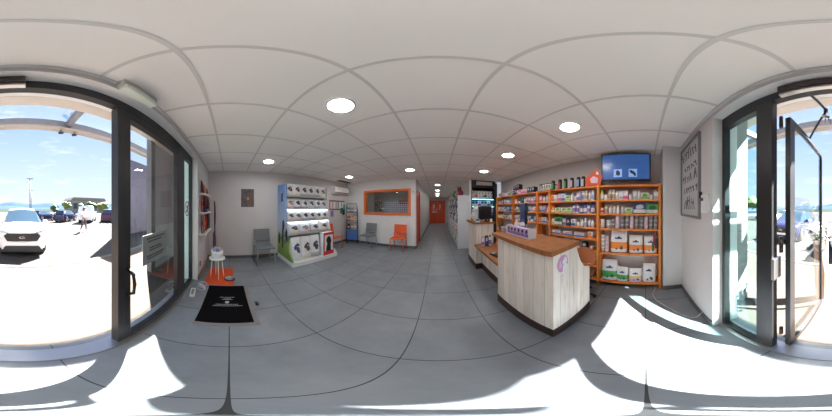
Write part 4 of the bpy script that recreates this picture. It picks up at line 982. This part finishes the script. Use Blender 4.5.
# ------------------------------------------------------------------ outside: ground, canopy, walls
b = MB(); b.grid([[(-60, -.85, 0), (60, -.85, 0)], [(-60, -3.1, -.05), (60, -3.1, -.05)], [(-60, -3.2, GZ), (60, -3.2, GZ)]], smooth=False); struct('pavement', b, 'pave')
b = MB(); b.grid([[(-150, -3.2, GZ-.001), (150, -3.2, GZ-.001)], [(-150, -60, GZ-.4), (150, -60, GZ-.4)]], smooth=False); struct('parking_lot', b, 'lot')
b = MB(); b.grid([[(-1500, -60, -1.0), (1500, -60, -1.0)], [(-1500, -2500, -14), (1500, -2500, -14)]], smooth=False); struct('plain', b, 'hillg')
b = MB(); b.box(-60, 60, -3.22, -3.10, -.3, -.035); struct('kerb', b, 'kerb')
def pline(x0, y0, x1, y1, w=.06):
    dx, dy = x1-x0, y1-y0; l = math.hypot(dx, dy); nx, ny = -dy/l*w, dx/l*w
    def z(y): return GZ - .4*(-3.2-y)/56.8 + .006
    b = MB(); V = [b.bm.verts.new((x, y, z(y))) for x, y in ((x0+nx, y0+ny), (x1+nx, y1+ny), (x1-nx, y1-ny), (x0-nx, y0-ny))]; b.bm.faces.new(V); return b
for i, q in enumerate(((-1.9, -3.5, -2.9, -7.2), (1.5, -3.6, 1.5, -8.6), (-1.55, -4.0, -1.55, -8.6), (4.3, -3.6, 4.3, -8.6), (-9, -12.5, 8, -12.5))):
    struct('road_marking', pline(*q), 'line')
# soffit and canopy
b = MB(); b.box(-12, 1.3, -1.57, -.85, 3.0, 4.05); b.box(-12, 8, -.86, -.85, OZ, 3.0); b.box(-12, OX0, -.86, -.851, 0, OZ)
b.box(1.3, 8, -1.57, -.85, 3.0, 4.05); struct('exterior_soffit', b, 'soffit')
b = MB(); b.box(-12, 9, -.85, 13.2, CZ+.12, CZ+.2); b.box(-12, 9, -.84, -.8, CZ+.2, 4.05); struct('roof', b, 'soffit')
b = MB(); b.box(1.30, 1.75, -1.26, -.86, 0, 3.0); struct('exterior_pier', b, 'render')
b = MB(); b.box(-2.45, -2.30, -1.66, -1.54, GZ+.1, 3.55); struct('exterior_column', b, 'galv')
b = MB(); b.box(-6.5, -2.45, -1.63, -1.57, 0, 1.04); b.box(-6.5, -2.45, -1.63, -1.57, 1.04, 3.0, 1); b.box(-6.5, -2.45, -1.64, -1.56, 0, .03, 2); struct('exterior_screen', b, [mat('teal_grey_panel', (.48, .60, .62), .7), mat('mauve_panel', (.40, .39, .47), .8), 'render'])  # upper panel raised to the soffit to block sun coming over it
b = MB()
rows = []
n = 700
for y in (-3.12, -1.57):
    rows.append([(-9+i*16/n, y, 3.96+.012*math.sin(i*16/n*2*PI/.076)) for i in range(n+1)])
b.grid(rows); struct('canopy_sheet', b, 'sheet')
b = MB(); b.box(-9, 7, -3.09, -2.98, 3.62, 3.86, bev=.004); b.box(-9, 7, -3.13, -2.94, 3.56, 3.62, 1); struct('canopy_beam', b, ['galv', 'beamu'])
b = MB()
for x in (-4.8, -1.1, 2.6): b.box(x-.06, x+.06, -2.98, -1.57, 3.66, 3.84); b.box(x-.14, x-.08, -3.09, -2.99, 3.86, 4.3)
struct('canopy_rafter', b, 'galv')
for i, x in enumerate((-.93, -1.27)):
    t = thing('spotlight', ['black spotlight under the canopy beam, nearer the doorway middle', 'black spotlight under the canopy beam, nearer the glass door'][i], 'spotlight', (x, -3.03, 3.56), 0, 'spotlights under the canopy')
    b = MB(); b.tube([(0, 0, 0), (0, 0, -.06)], .012); obj('bracket', b, 'black', t)
    b = MB(); b.tube([(-.05, -.03, -.06), (.05, .05, -.13)], .038, 12); obj('lamp_head', b, 'black', t)
b = MB(); b.box(-22, -5.9, -6.6, -5.6, GZ-.1, 4.6); struct('exterior_wing', b, 'wing')
b = MB()
for x in (-12.5, -9.5): b.box(x, x+1.6, -5.6, -5.57, 2.1, 3.3)
struct('exterior_window', b, 'carglass')

# cars
def car(x, y, rz, label, paint, L_=4.1, W=1.78, Ht=1.65, front=True, van=False, z=None):
    if z is None: z = GZ - .4*(-3.2-y)/56.8
    t = thing('car', label, 'van' if van else 'car', (x, y, z), rz, 'cars in the parking lot')
    hw = W/2; k = Ht/1.65; l = L_/4.1
    S = [  # y, half width, bottom z, shoulder z, edge x, edge z, centre z
        (0.00, .68, .36, .78, .56, .84, .86), (.10, .82, .24, .86, .66, .95, .98), (.35, .86, .24, .95, .70, 1.03, 1.06), (.95, .89, .24, 1.03, .72, 1.10, 1.14),
        (1.65, .89, .24, 1.06, .60, 1.57, 1.61), (2.5, .89, .24, 1.07, .61, 1.62, 1.66), (3.45, .88, .24, 1.08, .59, 1.57, 1.61), (3.92, .86, .26, 1.05, .66, 1.14, 1.16), (4.10, .76, .36, .92, .60, .98, 1.0)]
    if van: S = [(0, .62, .36, .8, .5, .9, .92), (.1, .82, .24, 1.0, .7, 1.08, 1.1), (.5, .88, .24, 1.15, .72, 1.22, 1.25), (.75, .9, .24, 1.18, .72, 1.3, 1.34), (1.3, .9, .24, 1.2, .72, 1.85, 1.9), (2.5, .9, .24, 1.2, .74, 1.9, 1.95), (4.0, .9, .24, 1.2, .74, 1.88, 1.93), (4.06, .9, .26, 1.2, .73, 1.5, 1.5), (4.10, .86, .36, 1.1, .7, 1.2, 1.2)]
    rings = []
    for (yy, w_, zb, zs, ex, ez, cz) in S:
        w_ *= hw/.89; ex *= hw/.89; yy = yy*l - L_/2
        half = [(w_*.90, zb*k), (w_, (zb*.6+zs*.4)*k), (w_, (zb*.3+zs*.7)*k), (w_*.965, zs*k), (ex, ez*k), (ex*.5, (ez*.35+cz*.65)*k), (0, cz*k)]
        rings.append([(a, yy, c) for a, c in half] + [(-a, yy, c) for a, c in reversed(half[:-1])])
    body, win, ws, rw = MB(), MB(), MB(), MB()
    m = len(rings[0])
    def face(mb, i, j, off=0):
        q = [rings[i][j], rings[i][j+1], rings[i+1][j+1], rings[i+1][j]]
        f = mb.bm.faces.new([mb.bm.verts.new(p) for p in q]); f.smooth = True
    for i in range(len(S)-1):
        for j in range(m-1):
            sidewin = j in (3, m-5) and 3 <= i <= 5 and not (van and i == 5)
            glassf = (i == 3 and 4 <= j <= m-6) or (i == 6 and 4 <= j <= m-6 and not van)
            face((ws if i == 3 else rw) if glassf else win if sidewin else body, i, j)
    for e in (0, -1):
        body.bm.faces.new([body.bm.verts.new(p) for p in rings[e]])
    for mb in (body, win, ws, rw): bmesh.ops.remove_doubles(mb.bm, verts=mb.bm.verts, dist=1e-4)
    obj('body_shell', body, paint, t); obj('side_window', win, 'carglass', t); obj('windscreen', ws, 'carglass', t)
    if not van: obj('rear_window', rw, 'carglass', t)
    for sx in (-1, 1):
        for yy in (.78*l-L_/2, 3.3*l-L_/2):
            wx = sx*(hw-.10)
            b = MB(); rows = [[(wx+sx*dx, yy+r*math.cos(2*PI*q/20), .33+r*math.sin(2*PI*q/20)) for q in range(20)] for dx, r in ((-.1, .25), (-.1, .33), (.09, .33), (.11, .30), (.105, .21))]
            b.grid(rows, closed=True); wh = obj('wheel', b, 'tyre', t)
            b = MB(); V = b.grid([[(wx+sx*dx, yy+r*math.cos(2*PI*q/20), .33+r*math.sin(2*PI*q/20)) for q in range(20)] for dx, r in ((.10, .21), (.07, .18), (.10, .03))], closed=True); b.bm.faces.new(V[-1]); obj('rim', b, 'chrome', wh)
            b = MB(); ax = sx*(hw*1.0+.004)
            b.grid([[(ax, yy+r*math.cos(PI*q/12), .33+r*math.sin(PI*q/12)) for q in range(13)] for r in (.34, .41)], smooth=False); obj('wheel_arch', b, 'bprint', t)
        b = MB(); b.ball((sx*(hw+.10), 1.22*l-L_/2, 1.12*k), .10, (1, .6, .75)); b.box(*sorted((sx*(hw-.06), sx*(hw+.05))), 1.22*l-L_/2-.02, 1.22*l-L_/2+.02, 1.05*k, 1.1*k); obj('wing_mirror', b, paint, t)
        b = MB(); y0 = -L_/2
        b.prism([(sx*.44*hw/.89, .84*k), (sx*.74*hw/.89, .90*k), (sx*.79*hw/.89, .98*k), (sx*.62*hw/.89, .95*k), (sx*.46*hw/.89, .91*k)], 'y', y0+.015, y0+.16); obj('headlight', b, 'headl', t)
        b = MB(); b.box(*sorted((sx*.56*hw/.89, sx*.80*hw/.89)), L_/2-.14, L_/2-.03, .80*k, .97*k, bev=.02); obj('tail_light', b, 'red', t)
    y0 = -L_/2
    b = MB(); kk = hw/.89; b.prism([(-.52*kk, .86*k), (-.62*kk, .77*k), (-.50*kk, .60*k), (.50*kk, .60*k), (.62*kk, .77*k), (.52*kk, .86*k)], 'y', y0-.03, y0+.10)
    g = obj('grille', b, 'bprint', t)
    b = MB()
    for zz in (.66, .70, .74, .80): b.box(-.48*kk, .48*kk, y0-.038, y0-.03, zz*k, zz*k+.010)
    obj('grille_bar', b, 'dark', g)
    b = MB(); b.prism([(.085*math.cos(2*PI*q/20), .73*k+.034*math.sin(2*PI*q/20)) for q in range(20)], 'y', y0-.046, y0-.03, 0); b.prism([(.072*math.cos(2*PI*q/20), .73*k+.025*math.sin(2*PI*q/20)) for q in range(20)], 'y', y0-.05, y0-.046, 1); obj('badge', b, ['chrome', 'dblue'], g)
    b = MB(); b.box(-.26, .26, y0-.035, y0, .47*k, .57*k); obj('number_plate', b, 'white2', t)
    b = MB(); b.prism([(-.62*hw/.89, .38*k), (-.50, .28*k), (.50, .28*k), (.62*hw/.89, .38*k), (.5, .44*k), (-.5, .44*k)], 'y', y0-.03, y0+.1); obj('lower_intake', b, 'bprint', t)
    b = MB(); b.box(-hw*.86, hw*.86, y0+.06, L_/2-.06, .20*k, .34*k); obj('underbody', b, 'bprint', t)
    return t
car(-.02, -5.92, PI, 'white compact suv parked facing the entrance doorway', 'carwhite', 3.75, 1.62, 1.60)
car(-2.75, -16.9, R(-52), 'violet blue hatchback in the distant row, nearest the white suv', 'carblue', 3.4, 1.62, 1.40)
car(-5.55, -15.9, R(-52), 'violet blue estate car in the distant row, second from the white suv', 'carblue', 3.4, 1.62, 1.42)
car(-7.9, -14.4, R(-40), 'white van in the distant row behind the walking person', 'carwhite', 3.7, 1.66, 1.66, van=True)
car(-10.2, -13.3, R(-40), 'dark plum car in the distant row, between two white vehicles', 'cardark', 3.7, 1.66, 1.52)
car(-12.6, -12.6, R(-40), 'white car in the distant row beyond the plum car', 'carwhite', 3.7, 1.62, 1.38)
car(-15.2, -11.6, R(-40), 'silver car at the far end of the distant row', 'carsilver', 3.7, 1.62, 1.38)
car(3.3, -7.0, R(185), 'navy car parked beside the white suv, seen past the open glass door', 'carnavy', 3.8, 1.64, 1.45)
car(13.0, -13.0, R(135), 'silver car seen through the right glass pane', 'carsilver', 3.8, 1.62, 1.40)
car(8.2, -14.5, R(155), 'white car seen through the gap beside the open glass door', 'carwhite', 3.8, 1.62, 1.40)

# lamp posts
for i, (x, y, hh) in enumerate(((-1.55, -24, 7.2), (-3.0, -40, 7.1))):
    t = thing('lamp_post', ['tall grey lamp post behind the white suv', 'second, farther lamp post behind the white suv'][i], 'lamp post', (x, y, -.4), 0, 'parking lot lamp posts')
    b = MB(); b.tube([(0, 0, 0), (0, 0, hh)], .11, 10, r2=.08); obj('pole', b, 'galv', t)
    b = MB(); b.box(-.6, .6, -.12, .12, hh, hh+.1, bev=.03); obj('lamp_head', b, 'galv', t)
# far building
t = thing('low_building', 'long low beige building with grey roof behind the parked cars', 'building')
b = MB(); b.box(-32, -17.5, -52, -44, -1, 4.2); obj('wall', b, 'bldg', t)
b = MB(); b.prism([(-32.5, 4.2), (-17, 4.2), (-18, 5.3), (-31.5, 5.3)], 'y', -52.5, -43.5); obj('roof', b, 'roofm', t)
for i in range(5):
    b = MB(); b.box(-31+i*2.8, -29.4+i*2.8, -44, -43.9, 1.2, 3.2); obj('window', b, 'carglass', t)
def tree(x, y, z, hh, r, label, m='leaf'):
    t = thing('tree', label, 'tree', (x, y, z), 0, 'trees behind the parked cars')
    b = MB(); b.tube([(0, 0, 0), (.1, 0, hh*.3), (0, .1, hh*.55)], .14, 8, r2=.07); obj('trunk', b, 'bark', t)
    b = MB()
    for i in range(7):
        a = random.uniform(0, 2*PI); q = random.uniform(.1, .55)*r
        b.ball((q*math.cos(a), q*math.sin(a), hh*random.uniform(.45, .8)), r*random.uniform(.45, .7), (1, 1, .8), sub=2, jit=.16)
    obj('crown', b, m, t)
for i, (x, y, hh, r, m) in enumerate(((-8.0, -31.5, 2.9, 1.2, 'leafd'), (-11.0, -30.8, 3.7, 1.2, 'leaf'), (-14.2, -29.3, 3.2, 1.2, 'leaf'), (-16.5, -28, 3.5, 1.4, 'leafd'), (-19, -26.5, 3.6, 1.5, 'leaf'), (-22.5, -24.5, 3.2, 1.4, 'leafd'))):
    tree(x, y, -.5, hh, r, f'{"yellow green" if m == "leaf" else "dark green"} bushy tree behind the cars, {ORD[i]} from the lamp posts', m)
for i, (x, y, hh, r) in enumerate(((19, -20, 4.6, 1.9), (26, -21, 5.5, 2.2))):
    tree(x, y, -.5, hh, r, ['green tree behind the right glass pane, nearer one', 'green tree behind the right glass pane, farther one'][i], 'leafd')
# hills
def ridge(y, hfun, m, x0=-2200, x1=2200, n=120):
    b = MB(); rows = []
    for dy, f in ((250, 0), (120, .55), (0, 1), (-200, .6)):
        rows.append([(x0+(x1-x0)*i/n, y+dy, -14+(14+hfun(x0+(x1-x0)*i/n))*f) for i in range(n+1)])
    b.grid(rows); o = struct('hill', b, m); return o
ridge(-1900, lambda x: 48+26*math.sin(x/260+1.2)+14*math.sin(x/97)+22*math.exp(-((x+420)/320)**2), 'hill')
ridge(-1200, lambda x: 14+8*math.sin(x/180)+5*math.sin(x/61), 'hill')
# planter by the open leaf
t = thing('tall_planter', 'slim tan terracotta planter outside by the open door edge', 'planter', (.45, -1.80, -.02))
b = MB(); b.lathe([(.075, 0), (.095, .5), (.105, 1.02), (.095, 1.02), (.09, .9), (.0001, .9)], 24, caps=False); obj('pot', b, 'terra', t)
b = MB()
for i in range(60):
    a = random.uniform(0, 2*PI); q = random.uniform(0, .12); zz = random.uniform(.98, 1.22); b.ball((q*math.cos(a), q*math.sin(a), zz), .03, (1, 1, .5), sub=1)
obj('blossom', b, 'white', t)
b = MB()
for i in range(40):
    a = random.uniform(0, 2*PI); q = random.uniform(.06, .19); b.tube([(0, 0, .92), (q*.6*math.cos(a), q*.6*math.sin(a), 1.08), (q*math.cos(a), q*math.sin(a), random.uniform(.98, 1.15))], .005, 5, r2=.002)
obj('foliage', b, 'leafd', t)

# ------------------------------------------------------------------ person
def skin_mesh(name, verts, edges, radii, m, parent, sub=2, root=0):
    me = bpy.data.meshes.new(name); me.from_pydata(verts, edges, []); o = bpy.data.objects.new(name, me); COL.objects.link(o)
    o.modifiers.new('Skin', 'SKIN')
    sv = me.skin_vertices[0].data if me.skin_vertices else None
    if sv is None:
        bm = bmesh.new(); bm.from_mesh(me); bm.verts.layers.skin.verify(); bm.to_mesh(me); bm.free(); sv = me.skin_vertices[0].data
    for i, r in enumerate(radii): sv[i].radius = (r, r) if not isinstance(r, tuple) else r; sv[i].use_root = (i == root)
    s = o.modifiers.new('Sub', 'SUBSURF'); s.levels = sub; s.render_levels = sub
    dg = bpy.context.evaluated_depsgraph_get(); dg.update()
    me2 = bpy.data.meshes.new_from_object(o.evaluated_get(dg)); o.modifiers.clear(); o.data = me2; me2.name = name
    me2.materials.clear(); me2.materials.append(M[m]); me2.polygons.foreach_set('use_smooth', [True]*len(me2.polygons))
    o.parent = parent; return o
t = thing('person', 'person in white top and dark trousers walking across the parking lot', 'person', (-4.14, -8.13, GZ-.035), R(200))
V = [(0, 0, .90), (0, 0, 1.05), (0, -.01, 1.22), (0, -.01, 1.36), (0, -.02, 1.43), (0, -.03, 1.52), (0, -.035, 1.60),
     (.09, 0, .86), (.10, -.10, .48), (.10, -.12, .08), (.10, -.22, .04), (-.09, 0, .86), (-.10, .06, .47), (-.10, .22, .13), (-.10, .14, .04),
     (.16, 0, 1.34), (.22, .04, 1.09), (.23, -.04, .86), (.23, -.06, .80), (-.16, 0, 1.34), (-.22, -.03, 1.09), (-.22, -.14, .88), (-.22, -.17, .82)]
E = [(0, 1), (1, 2), (2, 3), (3, 4), (4, 5), (5, 6), (0, 7), (7, 8), (8, 9), (9, 10), (0, 11), (11, 12), (12, 13), (13, 14), (3, 15), (15, 16), (16, 17), (17, 18), (3, 19), (19, 20), (20, 21), (21, 22)]
Rr = [.12, .105, .13, .10, .05, .085, .075, .085, .055, .04, .032, .085, .055, .04, .032, .055, .04, .03, .028, .055, .04, .03, .028]
for side, hx, hy, hz in ((1, .23, -.06, .80), (-1, -.22, -.17, .82)):
    base = 18 if side == 1 else 22
    for q in range(4): V.append((hx+side*.0, hy-.022+.015*q, hz-.09+.006*abs(q-1.5))); E.append((base, len(V)-1)); Rr.append(.008)
    V.append((hx-side*.02, hy-.045, hz-.035)); E.append((base, len(V)-1)); Rr.append(.009)
skin_mesh('body', V, E, Rr, 'skin', t)
skin_mesh('trousers', [(0, 0, .96), (0, 0, .88), (.09, 0, .84), (.10, -.10, .48), (.10, -.12, .14), (-.09, 0, .84), (-.10, .06, .47), (-.10, .21, .17)], [(0, 1), (1, 2), (2, 3), (3, 4), (1, 5), (5, 6), (6, 7)], [.135, .14, .10, .068, .055, .10, .068, .055], 'trous', t)
skin_mesh('shirt', [(0, 0, .95), (0, 0, 1.08), (0, -.01, 1.24), (0, -.01, 1.37), (.16, 0, 1.35), (.215, .03, 1.15), (-.16, 0, 1.35), (-.215, -.02, 1.15)], [(0, 1), (1, 2), (2, 3), (3, 4), (4, 5), (3, 6), (6, 7)], [.15, .13, .15, .085, .068, .055, .068, .055], 'shirt', t)
b = MB(); b.ball((0, -.015, 1.585), .098, (.95, 1.05, 1), sub=3); b.ball((0, .06, 1.50), .07, (1, .7, 1.2), sub=2); obj('hair', b, 'hair', t)
b = MB(); b.ball((0, -.125, 1.535), .014, (.8, 1.2, 1.3)); b.box(-.022, .022, -.112, -.105, 1.488, 1.496); obj('face_feature', b, 'skin', t)
for q in (-.03, .03): obj('eye', MB().ball((q, -.108, 1.555), .010), 'bprint', t)
 

# ------------------------------------------------------------------ world, sun, camera
w = bpy.data.worlds.new('sky'); sc.world = w; w.use_nodes = True
nt = w.node_tree; bg = nt.nodes['Background']; L = nt.links.new
tc = nt.nodes.new('ShaderNodeTexCoord'); sp = nt.nodes.new('ShaderNodeSeparateXYZ'); L(tc.outputs['Generated'], sp.inputs[0])
r = nt.nodes.new('ShaderNodeValToRGB'); e = r.color_ramp.elements; L(sp.outputs['Z'], r.inputs['Fac'])
e[0].position = 0; e[0].color = (.74, .84, .98, 1); e[1].position = .9; e[1].color = (.20, .36, .78, 1)
q = e.new(.12); q.color = (.66, .79, .98, 1); q = e.new(.5); q.color = (.44, .61, .93, 1)
mp = nt.nodes.new('ShaderNodeMapping'); mp.inputs['Scale'].default_value = (1.6, 1.6, 7.0); L(tc.outputs['Generated'], mp.inputs['Vector'])
n = nt.nodes.new('ShaderNodeTexNoise'); n.inputs['Scale'].default_value = 2.2; n.inputs['Detail'].default_value = 7; n.inputs['Roughness'].default_value = .6; L(mp.outputs[0], n.inputs['Vector'])
cr = nt.nodes.new('ShaderNodeValToRGB'); cr.color_ramp.elements[0].position = .54; cr.color_ramp.elements[1].position = .9; L(n.outputs['Fac'], cr.inputs['Fac'])
mx = nt.nodes.new('ShaderNodeMixRGB'); mx.inputs['Color2'].default_value = (1.0, 1.0, 1.0, 1); L(cr.outputs['Color'], mx.inputs['Fac']); L(r.outputs['Color'], mx.inputs['Color1'])
L(mx.outputs[0], bg.inputs['Color']); bg.inputs['Strength'].default_value = 1.05

SUN_EL, SUN_AZ = R(44), Vector((.79, .613))
s = bpy.data.lights.new('sun', 'SUN'); s.energy = 64; s.angle = R(.6); s.color = (1, .94, .87)
so = bpy.data.objects.new('sun', s); COL.objects.link(so)
dv = Vector((SUN_AZ.x*math.cos(SUN_EL), SUN_AZ.y*math.cos(SUN_EL), -math.sin(SUN_EL)))
so.rotation_euler = dv.to_track_quat('-Z', 'Y').to_euler(); so.location = (-20, -20, 20)

cam = bpy.data.cameras.new('camera'); cam.type = 'PANO'; cam.panorama_type = 'EQUIRECTANGULAR'; cam.clip_end = 20000; cam.clip_start = .01
co = bpy.data.objects.new('camera', cam); COL.objects.link(co); sc.camera = co
co.location = (0, 0, H)
# centre column (416) looks (416-437.5)/832*360 deg clockwise from +Y
co.rotation_euler = (PI/2, 0, R(21.5*360/832))
sc.view_settings.view_transform = 'Standard'; sc.view_settings.look = 'None'; sc.view_settings.exposure = .33; sc.view_settings.gamma = 1
sc.cycles.max_bounces = 10; sc.cycles.diffuse_bounces = 5; sc.cycles.transparent_max_bounces = 16; sc.cycles.sample_clamp_indirect = 8
sc.cycles.use_denoising = True
